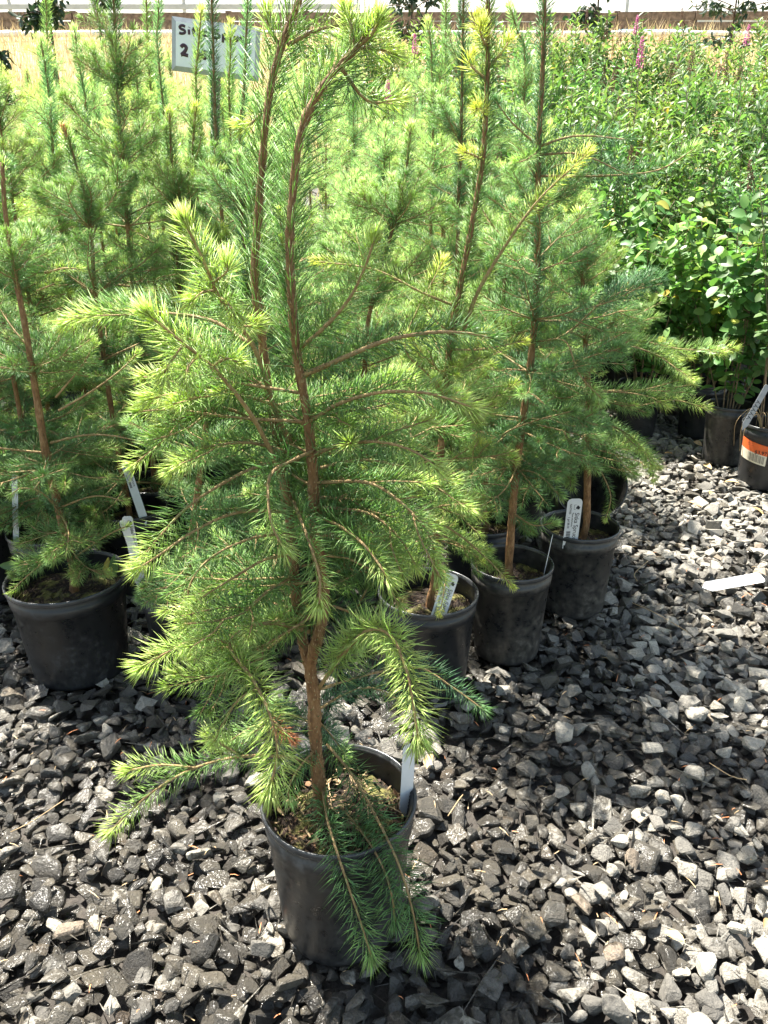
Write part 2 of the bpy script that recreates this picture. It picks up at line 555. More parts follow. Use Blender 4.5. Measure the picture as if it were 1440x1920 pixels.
cand = 0
target_n = 27000
while len(stones) < target_n and cand < 140000:
    cand += 1
    best = None
    size = min(.064, max(.015, rr.lognormal(math.log(.0315), .30)))
    y = 0
    for _ in range(5):
        yy = GY0 + (GY1 - GY0) * rr.random() ** 1.35; xx = rr.uniform(GX0, GX1)
        if not dense_zone(xx, yy): continue
        iy, ix = int((yy - GY0) / CELL), int((xx - GX0) / CELL); k = max(1, int(size * .36 / CELL))
        sub = hm[max(0, iy - k):iy + k + 1, max(0, ix - k):ix + k + 1]
        h = float(np.mean(sub))
        if best is None or h < best[0]: best = (h, xx, yy, iy, ix, k, float(np.max(sub)))
    if best is None: continue
    h, x, y, iy, ix, k, hmax = best
    if any((x - a) ** 2 + (y - b) ** 2 < (r * .9) ** 2 for a, b, r in POTS): continue
    if h > .05: continue
    z = .45 * h + .55 * hmax + size * .18
    top = z + size * .2
    k2 = max(1, int(size * .42 / CELL))
    yy, xx = np.ogrid[-k2:k2 + 1, -k2:k2 + 1]
    dome = z + size * .24 * np.sqrt(np.clip(1 - (xx ** 2 + yy ** 2) / (k2 + .5) ** 2, 0, 1))
    a0, a1, b0, b1 = iy - k2, iy + k2 + 1, ix - k2, ix + k2 + 1
    if a0 < 0 or b0 < 0 or a1 > hm.shape[0] or b1 > hm.shape[1]: continue
    mask = (xx ** 2 + yy ** 2) <= (k2 + .5) ** 2
    sub = hm[a0:a1, b0:b1]
    sub[mask] = np.maximum(sub, dome)[mask]
    stones.append((x, y, z, size))
zoff = float(np.median(hm[(hm > 0)])) if (hm > 0).any() else .03
print("stones", len(stones), "level", zoff)
info = []
for (x, y, z, size) in stones:
    tilt = rr.normal(0, .32, 2); yaw = rr.random() * 6.28
    rid = int(rr.integers(0, len(rocks)))
    px, py, zz = project((x, y, z - zoff))
    vis_top = z > .62 * zoff
    big = FPX * size / zz if (0 < px < 1440 and 780 < py < 1920 and vis_top) else 0
    tone = float(np.clip(rr.beta(3.2, 2.6), 0, .88))
    if rr.random() < .03: tone = rr.uniform(.93, 1.0)
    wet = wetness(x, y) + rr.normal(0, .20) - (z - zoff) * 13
    info.append((big, x, y, z, size, tilt, yaw, rid, tone, wet, zz))
info.sort(key=lambda q: -q[0])
stuff = Geo()
for n_, (big, x, y, z, size, tilt, yaw, rid, tone, wet, zz) in enumerate(info):
    near = zz < 1.75 and z > .4 * zoff
    V, F = rocks[rid][0 if near else 1]
    Rm = np.array(Euler((tilt[0], tilt[1], yaw)).to_matrix())
    W = (V * size * 1.12) @ Rm.T
    c = np.array((x, y, z - zoff + gz(x, y)))
    if n_ < 300:
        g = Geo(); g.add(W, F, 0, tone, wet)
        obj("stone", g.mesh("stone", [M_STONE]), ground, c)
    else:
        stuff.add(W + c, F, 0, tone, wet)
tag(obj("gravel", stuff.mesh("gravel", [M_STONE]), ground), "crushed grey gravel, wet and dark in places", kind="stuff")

# ------------------------------------------------------------------ pots
def lathe(g, prof, k=48, mat=0, center=(0, 0, 0), wob=0):
    prof = np.asarray(prof, float); n = len(prof)
    th = np.arange(k) * 2 * math.pi / k
    rw = 1 + wob * np.cos(2 * th + 1)
    V = np.stack([prof[:, 0][:, None] * (np.cos(th) * rw)[None], prof[:, 0][:, None] * (np.sin(th) / rw)[None], np.broadcast_to(prof[:, 1][:, None], (n, k))], -1)
    i = np.arange(n - 1)[:, None] * k; j = np.arange(k)[None]; j2 = (j + 1) % k
    A, Bq, C, D = i + j, i + j2, i + k + j2, i + k + j
    F = np.concatenate([np.stack([A, Bq, C], -1).reshape(-1, 3), np.stack([A, C, D], -1).reshape(-1, 3)])
    g.add(V.reshape(-1, 3) + np.array(center), F, mat, 0, 0, True)


def pot_profiles(r, h):
    rb = r * .80
    body = [(0, .012), (rb * .86, .012), (rb * .88, .002), (rb * .98, .0), (rb, .006)]
    H = h
    def ro(z): return rb + (r * .955 - rb) * (z / H)
    body += [(ro(.02), .02), (ro(H * .4), H * .4), (ro(H * .8), H * .80), (ro(H * .80) + .0005, H * .802), (ro(H * .81) + .003, H * .812), (ro(H * .9) + .003, H * .9), (ro(H * .905) + .001, H * .905), (ro(H * .955), H * .955)]
    rim = [(ro(H * .955) - .001, H * .952), (r * .975, H * .95), (r * .995, H * .957), (r, H * .968), (r, H * .985), (r * .993, H * .996), (r * .982, H), (r * .965, H * .998), (r * .955, H * .985)]
    ins = []
    z = H * .985; rr_ = r * .952
    for q in range(12):
        ins.append((rr_ - .0002, z)); z -= H * .016; ins.append((rr_ - .0042, z)); z -= H * .008
        rr_ -= .0007
    ins += [(rb * .93, .02), (0, .02)]
    return body, rim, ins


pot_cache = {}


def pot_meshes(r, h, m):
    key = (round(r, 3), round(h, 3), m.name)
    if key not in pot_cache:
        b, rm, i = pot_profiles(r, h)
        out = []
        for nm, pr in (("pot_body", b), ("pot_rim", rm), ("pot_lining", i)):
            g = Geo(); lathe(g, pr, wob=.004); out.append(g.mesh(nm, [M_RIM if nm == "pot_rim" else m]))
        g = Geo()                                      # soil, a rough disc
        k, rings = 40, 14
        V = [(0, 0, .8 * h)]; F = []
        for a in range(1, rings + 1):
            for q in range(k):
                rd = r * .925 * a / rings; th = q * 2 * math.pi / k + a * .3
                x, y = rd * math.cos(th), rd * math.sin(th)
                V.append((x, y, h * .80 + .010 * n2(x, y, 28, r * 50) + .006 * n2(x, y, 90, 2) + .003 * random.random() + .006 * (1 - a / rings)))
        for q in range(k): F.append((0, 1 + q, 1 + (q + 1) % k))
        for a in range(rings - 1):
            for q in range(k):
                A, B_ = 1 + a * k + q, 1 + a * k + (q + 1) % k
                F += [(A, A + k, B_ + k), (A, B_ + k, B_)]
        g.add(V, F, 0, 0, 0, False); out.append(g.mesh("soil", [M_SOIL]))
        pot_cache[key] = out
    return pot_cache[key]


def add_pot(root, r, h, m=M_POT, soil=True, detail=True):
    """the pot with its rim, ribbed lining and soil, as parts of root"""
    b, rm, i, s = pot_meshes(r, h, m)
    body = obj("pot", b, root)
    obj("rim", rm, body); obj("inner_wall", i, body)
    if soil: obj("soil", s, root)
    return body


def crumbs(root, r, z, n, seed, name="bark_mulch"):
    g = Geo(); q = np.random.default_rng(seed)
    for k in range(n):
        rd = r * .9 * math.sqrt(q.random()); th = q.random() * 6.28
        V, F = rocks[int(q.integers(0, 40))][1]
        s = q.uniform(.004, .015) if q.random() < .8 else q.uniform(.015, .028)
        W = V * np.array((s, s * q.uniform(.2, .6), s * .35))
        Rm = np.array(Euler((q.normal(0, .5), q.normal(0, .5), q.random() * 6.28)).to_matrix())
        g.add(W @ Rm.T + (rd * math.cos(th), rd * math.sin(th), z + q.uniform(.0, .007)), F, int(q.integers(0, 3)))
    o = obj(name, g.mesh(name, [simple_cached("mulch_dark"), simple_cached("mulch_mid"), simple_cached("mulch_pale")]), root)
    o["kind"] = "stuff"


_sc = {}


def simple_cached(n):
    if n not in _sc:
        c = dict(mulch_dark=(.05, .03, .02), mulch_mid=(.16, .09, .045), mulch_pale=(.38, .27, .15))[n]
        _sc[n] = simple(n, c, .9, 120, .4)
    return _sc[n]


# ------------------------------------------------------------------ spruce branches: library shared by the trees behind
def twig_paths(rng, L):
    """axis and side twigs of one branch lying along +X"""
    sag = rng.uniform(-.10, .18) * L; lift = rng.uniform(.0, .22) * L
    x = np.linspace(0, L, 7)
    side = rng.normal(0, .05) * L
    z = -sag * (x / L) ** 1.3 + lift * (x / L) ** 3
    y = side * np.sin(x / L * 3)
    ax, ln = spline(np.stack([x, y, z], 1))
    out = [(ax, ln, 1.0)]
    if L > .11:
        m = int(rng.integers(2, 4) + L * 13)
        for k in range(m):
            s = rng.uniform(.22, .86); i = int(s * (len(ax) - 1))
            sg = 1 if k % 2 else -1
            tl = (1 - s) * L * rng.uniform(.45, .75) + .02
            a = rng.uniform(.65, .95) * sg
            d = np.array((math.cos(a), math.sin(a), rng.normal(0.0, .18)))
            p0 = ax[i]
            pts = [p0, p0 + d * tl * .5 + (0, 0, -.02 * tl), p0 + d * tl + np.array((tl * .18, 0, rng.uniform(-.12, .12) * tl))]
            c, l2 = spline(pts)
            out.append((c, l2, .75))
    return out


LIB = {}
LIBL = [.07, .12, .17, .23, .30, .37]


def lib_branch(L, kind):
    """kind 0: near trees, 1: far trees, three variants each"""
    i = int(np.argmin([abs(L - q) for q in LIBL]))
    v = random.randrange(4)
    key = (i, v, kind)
    if key not in LIB:
        rng = np.random.default_rng(i * 100 + v * 10 + kind + 5)
        g = Geo()
        for c, ln, sc in twig_paths(rng, LIBL[i]):
            rb = (.0011 + .0075 * LIBL[i]) * (1 if sc == 1 else .55)
            tube(g, c, np.linspace(rb, .0008, len(c)), 5, 0, rng=rng)
            needles(g, c, ln, dens=1150 if kind == 0 else 600, L=.031, w=.00052 if kind == 0 else .00082, a0=64, start=.02,
                    age0=rng.uniform(.08, .3), age1=rng.uniform(.35, .85), agelen=rng.uniform(.03, .09), burst=int(rng.integers(8, 30)) if kind == 0 else 9, rad=rb * .7, fine=(kind == 0), rng=rng)
        LIB[key] = g.mesh("spruce_branch", [M_TWIG, M_NEEDLE])
    return LIB[key], LIBL[i]


CLEAR = [(1050, 915, 1112, 1012), (808, 1060, 878, 1150), (218, 945, 268, 1050), (930, 1020, 1040, 1240), (20, 1110, 235, 1300), (720, 1140, 890, 1250), (1020, 1010, 1160, 1150), (225, 850, 262, 930)]


def put_branch(root, origin, p, yaw, el, L, kind, tint, roll=None):
    d = np.array((math.cos(yaw) * math.cos(el), math.sin(yaw) * math.cos(el), math.sin(el)))
    for q in (0, .5, 1.0):                              # nothing in front of the lettered left part of the sign
        ex, ey, _ = project(np.asarray(p) + d * L * q)
        if 305 < ex < 385 and 10 < ey < 150 and p[1] < 3.8: return None
    if kind == 0:
        isfront = root is bpy.data.objects.get("potted_spruce")
        rects = [(735, 1120, 900, 1260), (800, 1060, 900, 1160)] if isfront else CLEAR
        d = np.array((math.cos(yaw) * math.cos(el), math.sin(yaw) * math.cos(el), math.sin(el)))
        for q in (.35, .6, .8, 1.0):
            ex, ey, _ = project(np.asarray(p) + d * L * q)
            if any(a - 12 < ex < c_ + 12 and b_ - 12 < ey < d_ + 12 for a, b_, c_, d_ in rects): return None
    me, l0 = lib_branch(L, kind)
    o = obj("branch", me, root, np.asarray(p) - origin)
    o.rotation_euler = (random.uniform(-.4, .4) if roll is None else roll, -el, yaw)
    s = L / l0; o.scale = (s, s, s)
    o.color = (*tint, 1)
    return o


def tree_trunk(root, origin, path, r0, r1, tint, leader_from=.55, nl=.024, w=.0009, dens=900, fine=True, name="trunk", bark_m=None, a0=42, age0=.2, burst=22, agelen=.05):
    c, ln = spline(path, step=.018)
    g = Geo()
    tube(g, c, np.linspace(r0, r1, len(c)) * (1 + .06 * np.sin(np.arange(len(c)) * 1.3)), 8, 0, rough=.03)
    t = obj(name, g.mesh(name, [bark_m or M_BARK], origin), root)
    i0 = int(leader_from * len(c))
    sub = c[i0:]; l2 = ln * (1 - leader_from)
    g = Geo()
    needles(g, sub, l2, dens=dens, L=nl, w=w, a0=a0, a1=26, age0=age0, age1=.9, agelen=agelen, burst=burst, rad=r1, mat=0, fine=fine, up=.02)
    nd = obj("needles", g.mesh("needles", [M_NEEDLE], origin), t)
    nd.color = (*tint, 1)
    return c, ln, t


def auto_branches(root, origin, c, ln, kind, tint, n, lmax, h0=.08, h1=.82, rng=random, droop=0.0, base_el=None, avoid_front=False):
    """whorls of branches up the trunk, longest low down and steeper towards the top"""
    whorls = max(4, int(ln * 5.2))
    hs = []
    for k in range(n):
        wv = rng.randrange(whorls)
        s = (wv + .5) / whorls + rng.gauss(0, .010 if rng.random() < .78 else .05)
        hs.append(h0 + (h1 - h0) * min(1, max(0, s)))
    for k, s in enumerate(sorted(hs)):
        f = s * (len(c) - 1); i = min(len(c) - 2, int(f))
        p = c[i] + (c[i + 1] - c[i]) * (f - i)
        u = (s - h0) / (h1 - h0)
        shape = (.55 + .9 * u if u < .3 else 1.0 - .66 * (u - .3) / .7)
        L = max(.05, lmax * shape * rng.uniform(.7, 1.12))
        yaw = k * 2.39996 + rng.uniform(-.5, .5)
        el = -.28 + 1.15 * u + rng.gauss(0, .16) - droop
        put_branch(root, origin, p, yaw, el, L, kind, tint)


BLUE = (.88, 1.0, 1.12); MIDG = (.95, 1.0, .95); YELL = (1.16, 1.08, .84)


def tint_of(k):
    a, b = {'b': (BLUE, MIDG), 'm': (MIDG, YELL), 'y': (YELL, MIDG)}[k]
    t = random.uniform(0, .35)
    return tuple(a[q] * (1 - t) + b[q] * t for q in range(3))


def spruce(label, Y, trunk_px, kind=1, col='m', n=24, lmax=.24, pot_r=.105, r0=.0095, r1=.004, pot_loc=None, leader=.6,
           nl=.034, group="potted spruce saplings in the block behind", droop=0.0, h1=.84, extra=None, potm=None, dens=None, h0=.05):
    """a potted spruce whose trunk passes through trunk_px (pixels, lowest last) at distance Y"""
    if pot_loc is None:
        p = P(*trunk_px[-1], Y)
        bx, by = p[0] + random.uniform(-.02, .02), Y
    else:
        bx, by = pot_loc[0], pot_loc[1]
    bz = gz(bx, by) if by > 3 else 0
    origin = np.array((bx, by, bz))
    root = empty("potted_spruce", origin, 0)
    tag(root, label, "spruce", group)
    add_pot(root, pot_r, .25, potm or M_POT)
    ph = .20
    path = [P(a, b, Y) for (a, b) in trunk_px][::-1]
    if path[0][2] > bz + ph + .06:
        path = [np.array((bx + (path[0][0] - bx) * .3, by, bz + ph - .02)), (np.array((bx, by, bz + ph)) + path[0]) / 2 + np.array((random.uniform(-.01, .01), 0, 0))] + path
    tint = tint_of(col)
    fine = kind == 0
    c, ln, t = tree_trunk(root, origin, path, r0, r1, tint, leader, nl=nl, w=.0008 if fine else .0013, dens=dens or (2200 if fine else 1900), fine=fine, a0=50)
    auto_branches(root, origin, c, ln, kind, tint, n, lmax, h0=h0, h1=h1, droop=droop)
    return root, origin, tint, c, ln


def traced(root, origin, pts, Y0, tint, L=.035, w=.00060, dens=1700, r=.0026, age0=.28, age1=1.0, side=0, name="branch", parent=None,
           start=.03, a0=66, agelen=.05, burst=34, seed=None, needle_mat=None, tipr=.0012, up=.08, bark_m=None, sidelen=.06):
    """a branch whose stem is laid through points (px, py, dy)"""
    rng = np.random.default_rng(seed if seed is not None else int(pts[-1][0] * 7 + pts[-1][1]))
    W = [P(a, b, Y0 + d) for a, b, d in pts]
    c, ln = spline(W)
    g = Geo(); gn = Geo()
    tube(g, c, np.linspace(r, tipr, len(c)), 6, 0, rough=.05, rng=rng)
    needles(gn, c, ln, dens=dens, L=L, w=w, start=start, age0=age0, age1=age1, agelen=agelen, burst=burst, rad=tipr, mat=0, a0=a0, rng=rng, up=up)
    T, N, B = frames(c)
    for k in range(side):
        s = rng.uniform(.35, .85); i = int(s * (len(c) - 1)); sg = 1 if k % 2 else -1
        hz = np.cross(T[i], (0, 0, 1.0)); hz /= np.linalg.norm(hz) + 1e-6
        d = T[i] * .7 + hz * sg * .7 + np.array((0, 0, rng.normal(0, .2))); d /= np.linalg.norm(d)
        tl = sidelen * rng.uniform(.6, 1.3)
        c2, l2 = spline([c[i], c[i] + d * tl * .5, c[i] + (d + T[i] * .3) * tl])
        tube(g, c2, np.linspace(r * .45, .0009, len(c2)), 5, 0, rng=rng)
        needles(gn, c2, l2, dens=dens, L=L * .9, w=w, start=.05, age0=age0 + .08, age1=age1, agelen=.04, burst=24, rad=.001, mat=0, a0=a0, rng=rng, up=up)
    o = obj(name, g.mesh(name, [bark_m or M_TWIG], origin), parent or root)
    nd = obj("needles", gn.mesh("needles", [needle_mat or M_NEEDLE], origin), o)
    nd.color = (*tint, 1)
    return c, ln


# ------------------------------------------------------------------ the big spruce in front
mx_, mY, mr_ = LOC['main']
origin = np.array((mx_, mY, 0.0))
main = empty("potted_spruce", origin)
tag(main, "tall two-stemmed spruce alone in front, in black pot on gravel", "spruce")
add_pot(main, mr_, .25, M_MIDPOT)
crumbs(main, mr_, .205, 420, 3)
g = Geo()
for k in range(26):
    a = random.random() * 6.28; rd = mr_ * .85 * math.sqrt(random.random())
    p = np.array((rd * math.cos(a), rd * math.sin(a), .212)); th = random.random() * 6.28; l = random.uniform(.015, .05)
    c, _ = spline([p, p + (l * math.cos(th) * .5, l * math.sin(th) * .5, random.uniform(0, .008)), p + (l * math.cos(th), l * math.sin(th), random.uniform(-.002, .006))])
    tube(g, c, random.uniform(.0005, .0011), 4, 0)
tag(obj("straw_bits", g.mesh("straw_bits", [M_STRAW]), main), kind="stuff")

Y0 = mY
GT = (.96, 1.0, .95)
trunkpts = [(604, 1535, 0), (597, 1460, 0), (591, 1380, 0), (588, 1300, 0), (582, 1248, 0), (597, 1190, -.01), (606, 1130, 0), (600, 1060, 0), (590, 1000, 0),
            (588, 900, 0), (581, 820, 0), (573, 760, 0), (562, 700, 0), (552, 620, 0), (546, 540, 0), (543, 450, 0), (550, 350, 0), (562, 260, 0), (588, 190, 0), (630, 130, 0), (668, 92, 0), (692, 58, 0)]
stem2 = [(584, 1262, 0), (562, 1175, .02), (552, 1080, .03), (546, 1000, .04), (532, 900, .05), (515, 800, .06), (499, 700, .06), (487, 600, .06), (477, 520, .06), (483, 420, .06),
         (490, 330, .06), (498, 240, .06), (510, 150, .06), (534, 70, .06), (560, 5, .06), (576, -50, .06)]


def main_stem(pts, r0, r1, nstart_py, name, seed, a0=42, L=.047):
    W = [P(a, b, Y0 + d) for a, b, d in pts]
    c, ln = spline(W, step=.007)
    g = Geo(); rng = np.random.default_rng(seed)
    n = len(c); s = np.linspace(0, 1, n)
    rad = r0 + (r1 - r0) * s ** .8
    rad = rad * (1 + .05 * np.sin(s * 90) + .04 * np.sin(s * 37))
    for q in rng.uniform(.05, .95, 9): rad = rad * (1 + .22 * np.exp(-((s - q) / .006) ** 2))      # bud-scar collars
    tube(g, c, rad, 12, 0, rough=.035, rng=rng)
    # little woody pegs left where needles fell
    T, N, B = frames(c)
    for k in range(int(ln * 650)):
        i = int(rng.integers(2, n - 2)); ph = rng.random() * 6.283
        rv = N[i] * math.cos(ph) + B[i] * math.sin(ph); tv = np.cross(T[i], rv)
        b = c[i] + rv * rad[i] * .97; l = rng.uniform(.003, .007); wv = .0009
        tip = b + rv * .0016 + T[i] * l
        g.add([b - tv * wv, b + tv * wv, tip, b + rv * .0014 + T[i] * l * .3], [[0, 1, 3], [0, 3, 2], [1, 2, 3]], 1)
    o = obj(name, g.mesh(name, [M_BARK, M_STRAW], origin), main)
    py = project(c)[1]
    i0 = int(np.argmax(py < nstart_py))
    g = Geo()
    l2 = ln * (n - i0) / n
    needles(g, c[i0:], l2, dens=1650, L=L, w=.00064, a0=a0, a1=24, age0=.40, age1=.75, agelen=.05, burst=60, rad=r1 * .95, mat=0, rng=rng, up=0)
    if i0 > 10:                                        # sparse ones lower down
        needles(g, c[6:i0], ln * (i0 - 6) / n, dens=170, L=.022, w=.0008, a0=55, a1=50, age0=.12, age1=.12, burst=0, rad=r0 * .9, mat=0, rng=rng)
    nd = obj("needles", g.mesh("needles", [M_NEEDLE], origin), o); nd.color = (*GT, 1)
    return c, ln, o


cA, lA, oA = main_stem(trunkpts, .0110, .0032, 700, "trunk", 1, a0=50)
cB, lB, oB = main_stem(stem2, .0080, .0033, 615, "side_stem", 2, a0=47)

MB = [
    # left, long arching branches
    ([(545, 965, .03), (528, 900, 0), (500, 830, -.03), (460, 762, -.07), (405, 695, -.1), (345, 645, -.13), (305, 612, -.14), (276, 588, -.15)], dict(r=0.00394, start=.62, age0=.48, L=0.035, burst=90, agelen=.08, dens=1794)),
    ([(345, 645, -.13), (325, 672, -.14), (308, 700, -.15)], dict(r=0.00164, age0=.5, burst=60)),
    ([(395, 690, -.1), (425, 672, -.11), (448, 682, -.12)], dict(r=0.00164, age0=.6, burst=60)),
    ([(370, 668, -.12), (352, 690, -.15), (350, 715, -.16)], dict(r=0.00164, age0=.4, burst=50)),
    ([(545, 830, .04), (515, 770, .03), (495, 700, .01), (470, 640, 0), (435, 595, -.01), (405, 545, -.03), (378, 480, -.05), (345, 415, -.06)], dict(r=0.00394, start=.58, age0=.44, L=0.036, burst=90, agelen=.09, dens=1794)),
    ([(405, 545, -.03), (380, 548, -.05), (362, 562, -.06)], dict(r=0.00164, age0=.55, burst=60)),
    ([(400, 530, -.03), (425, 510, -.05), (425, 492, -.05)], dict(r=0.00164, age0=.5, burst=50)),
    ([(415, 560, -.03), (430, 572, -.06), (440, 590, -.07)], dict(r=0.00164, age0=.3, burst=60)),
    ([(440, 600, -.01), (460, 612, -.04), (482, 608, -.05)], dict(r=0.00164, age0=.6, burst=50)),
    ([(470, 645, 0), (400, 602, .03), (320, 588, .05), (230, 582, .07), (165, 588, .08), (122, 606, .08)], dict(r=0.00262, age0=.25, side=3, L=0.035)),
    ([(520, 760, .05), (440, 738, 0), (350, 735, -.04), (278, 748, -.06)], dict(r=0.00246, age0=.4, burst=60, side=3)),
    ([(500, 800, .06), (420, 765, .03), (350, 780, .0), (300, 800, -.01)], dict(r=0.00246, age0=.32, side=2)),
    ([(545, 850, .02), (470, 830, -.02), (390, 838, -.05), (345, 862, -.07), (320, 885, -.08)], dict(r=0.00246, age0=.28, side=2)),
    ([(560, 862, .03), (490, 872, -.02), (420, 905, -.06), (350, 952, -.09), (300, 1005, -.11), (265, 1048, -.12)], dict(r=0.00279, age0=.3, L=0.036)),
    ([(545, 960, .02), (450, 960, -.05), (370, 992, -.1), (300, 1040, -.13), (256, 1068, -.14)], dict(r=0.00262, age0=.32, L=0.035, burst=50)),
    ([(588, 845, 0), (550, 862, -.05), (508, 888, -.09), (503, 940, -.12), (512, 990, -.14), (535, 1032, -.15)], dict(r=0.00246, age0=.25, start=.3)),
    ([(550, 940, .0), (566, 980, -.07), (586, 1035, -.12), (600, 1085, -.15), (598, 1135, -.17)], dict(r=0.00246, age0=.28, L=0.035, burst=60)),
    ([(590, 965, 0), (640, 988, -.07), (683, 1022, -.12), (712, 1060, -.15), (728, 1086, -.16)], dict(r=0.00246, age0=.27, L=0.038)),
    ([(555, 1040, .03), (500, 1048, -.02), (440, 1082, -.06), (395, 1110, -.08), (366, 1128, -.09)], dict(r=0.00246, age0=.3, burst=50)),
    ([(548, 1000, .04), (470, 1010, .02), (390, 1050, 0), (352, 1110, -.01), (370, 1150, -.01)], dict(r=0.00246, age0=.2)),
    ([(552, 1080, .03), (500, 1110, -.05), (455, 1150, -.1), (400, 1165, -.12), (340, 1170, -.12)], dict(r=0.00246, age0=.25, side=3)),
    # right
    ([(566, 650, 0), (612, 610, -.02), (655, 560, -.03), (685, 500, -.04), (702, 445, -.05)], dict(r=0.00279, age0=.36, L=0.036, burst=50)),
    ([(566, 705, 0), (640, 673, -.03), (720, 640, -.05), (800, 624, -.06), (870, 624, -.05), (925, 634, -.04)], dict(r=0.00344, age0=.2, age1=.35, L=0.036)),
    ([(578, 792, 0), (640, 755, -.05), (720, 735, -.09), (800, 737, -.11), (852, 752, -.12), (888, 766, -.12)], dict(r=0.00295, age0=.32, L=0.035, burst=55)),
    ([(588, 852, 0), (650, 832, -.05), (720, 830, -.1), (780, 848, -.12), (822, 880, -.13)], dict(r=0.00279, age0=.26, side=2)),
    ([(588, 880, 0), (680, 862, .02), (770, 880, .03), (850, 905, .03)], dict(r=0.00246, age0=.2, side=3)),
    ([(590, 905, 0), (690, 905, -.04), (755, 945, -.07), (800, 995, -.08), (815, 1035, -.09)], dict(r=0.00262, age0=.26, side=2)),
    ([(592, 950, 0), (690, 962, -.03), (750, 1010, -.06), (778, 1060, -.07)], dict(r=0.00246, age0=.24, side=2)),
    ([(600, 1040, 0), (660, 1050, .02), (720, 1090, .03), (750, 1140, .03)], dict(r=0.00230, age0=.16)),
    ([(600, 1285, .03), (640, 1222, .05), (665, 1150, .06), (692, 1096, .06)], dict(r=0.00213, age0=.15, start=.1, age1=.5)),
    ([(606, 1130, .01), (660, 1150, .03), (700, 1180, .04), (730, 1220, .03)], dict(r=0.00213, age0=.15)),
    # low arching ones with pale new growth, lightest ones coloured as if sunlit
    ([(585, 1185, 0), (500, 1168, -.06), (430, 1205, -.1), (475, 1275, -.16), (508, 1345, -.2), (520, 1410, -.22), (506, 1482, -.24)], dict(r=0.00344, age0=.8, w=.00066, a0=70, L=.044, burst=110, agelen=.12, start=.1, dens=2600)),
    ([(430, 1205, -.1), (370, 1198, -.11), (310, 1225, -.12), (264, 1252, -.13)], dict(r=.00213, age0=.75, L=.038, burst=70, dens=2200)),
    ([(492, 1232, -.12), (432, 1262, -.12), (370, 1270, -.12), (328, 1264, -.13)], dict(r=0.00197, age0=.35)),
    ([(480, 1290, -.16), (440, 1320, -.16), (410, 1375, -.15), (398, 1392, -.15)], dict(r=0.00180, age0=.4)),
    ([(598, 1290, 0), (645, 1225, -.05), (690, 1182, -.1), (732, 1192, -.14), (760, 1250, -.18), (775, 1320, -.21), (784, 1388, -.23)], dict(r=0.00328, age0=.76, w=.00066, a0=70, L=.044, burst=110, agelen=.12, start=.15, dens=2600)),
    ([(600, 1292, 0), (700, 1262, .05), (785, 1252, .08), (850, 1290, .07), (908, 1332, .06)], dict(r=0.00246, age0=.05, age1=.4, tint=BLUE)),
    ([(598, 1330, 0), (650, 1300, .06), (700, 1290, .1), (760, 1320, .1)], dict(r=0.00213, age0=.06, tint=BLUE, age1=.3)),
    ([(600, 1432, 0), (520, 1418, -.03), (440, 1420, -.05), (360, 1442, -.07), (290, 1482, -.09), (240, 1525, -.1), (206, 1560, -.11)], dict(r=0.00295, age0=.33, L=0.035, burst=55, agelen=.08, dens=1404)),
    ([(370, 1440, -.07), (300, 1434, -.07), (236, 1446, -.08)], dict(r=0.00180, age0=.35)),
    ([(450, 1418, -.05), (410, 1392, -.08), (392, 1380, -.09)], dict(r=0.00164, age0=.5)),
    ([(604, 1478, 0), (616, 1545, -.075), (640, 1622, -.125), (668, 1705, -.15), (698, 1798, -.17)], dict(r=0.00230, age0=.24, L=.043, age1=.75, tint=(.9, 1, 1), w=.00068, a0=72, up=.0, dens=1650)),
    ([(612, 1395, .03), (660, 1452, 0), (705, 1532, -.06), (748, 1622, -.125), (774, 1710, -.15), (788, 1790, -.165)], dict(r=0.00230, age0=.24, L=.043, age1=.75, tint=(.9, 1, 1), w=.00068, a0=72, up=.0, dens=1650)),
    ([(640, 1515, -.02), (682, 1565, -.075), (716, 1622, -.12), (735, 1680, -.14), (740, 1728, -.15)], dict(r=0.00180, age0=.24, L=.043, age1=.4, tint=(.9, 1, 1), w=.00068, a0=72, up=.0, dens=1500)),
    ([(596, 1400, .0), (560, 1440, -.03), (540, 1480, -.05), (545, 1500, -.05)], dict(r=0.00180, age0=.1, tint=(.85, 1, 1))),
    ([(596, 1350, 0), (630, 1390, .05), (650, 1420, .07)], dict(r=0.00164, age0=.06, tint=BLUE)),
    ([(592, 1360, 0), (540, 1340, .04), (480, 1360, .06), (430, 1390, .05)], dict(r=0.00213, age0=.1, tint=BLUE, side=2)),
    # tops
    ([(540, 85, .06), (590, 58, .05), (650, 45, .04)], dict(r=0.00246, age0=.45, L=0.036, burst=60)),
    ([(487, 215, .06), (470, 232, .05), (455, 236, .05)], dict(r=0.00164, age0=.7, burst=60, dens=780)),
    ([(530, 90, .06), (505, 55, .07), (500, 20, .07)], dict(r=0.00246, age0=.3, L=.03)),
    ([(672, 88, 0), (700, 60, -.02), (712, 35, -.03)], dict(r=0.00246, age0=.45, L=.03, burst=80)),
    ([(668, 92, 0), (660, 55, 0), (650, 20, 0)], dict(r=0.00246, age0=.4, L=.03, burst=60)),
    ([(672, 88, 0), (712, 92, .02), (735, 100, .02)], dict(r=0.00246, age0=.35, L=0.036, burst=40)),
    ([(640, 128, 0), (690, 190, .05), (750, 185, .07)], dict(r=0.00230, age0=.2, L=0.034)),
]
for pts, kw in MB:
    kw = dict(kw); tint = kw.pop("tint", GT)
    traced(main, origin, pts, Y0, tint, **kw)
# a twig end browned off
traced(main, origin, [(512, 1352, -.2), (530, 1368, -.215), (550, 1388, -.225)], Y0, (1, 1, 1), needle_mat=M_BRONZE, name="withered_twig", r=.002, L=.02, burst=40, dens=1200)

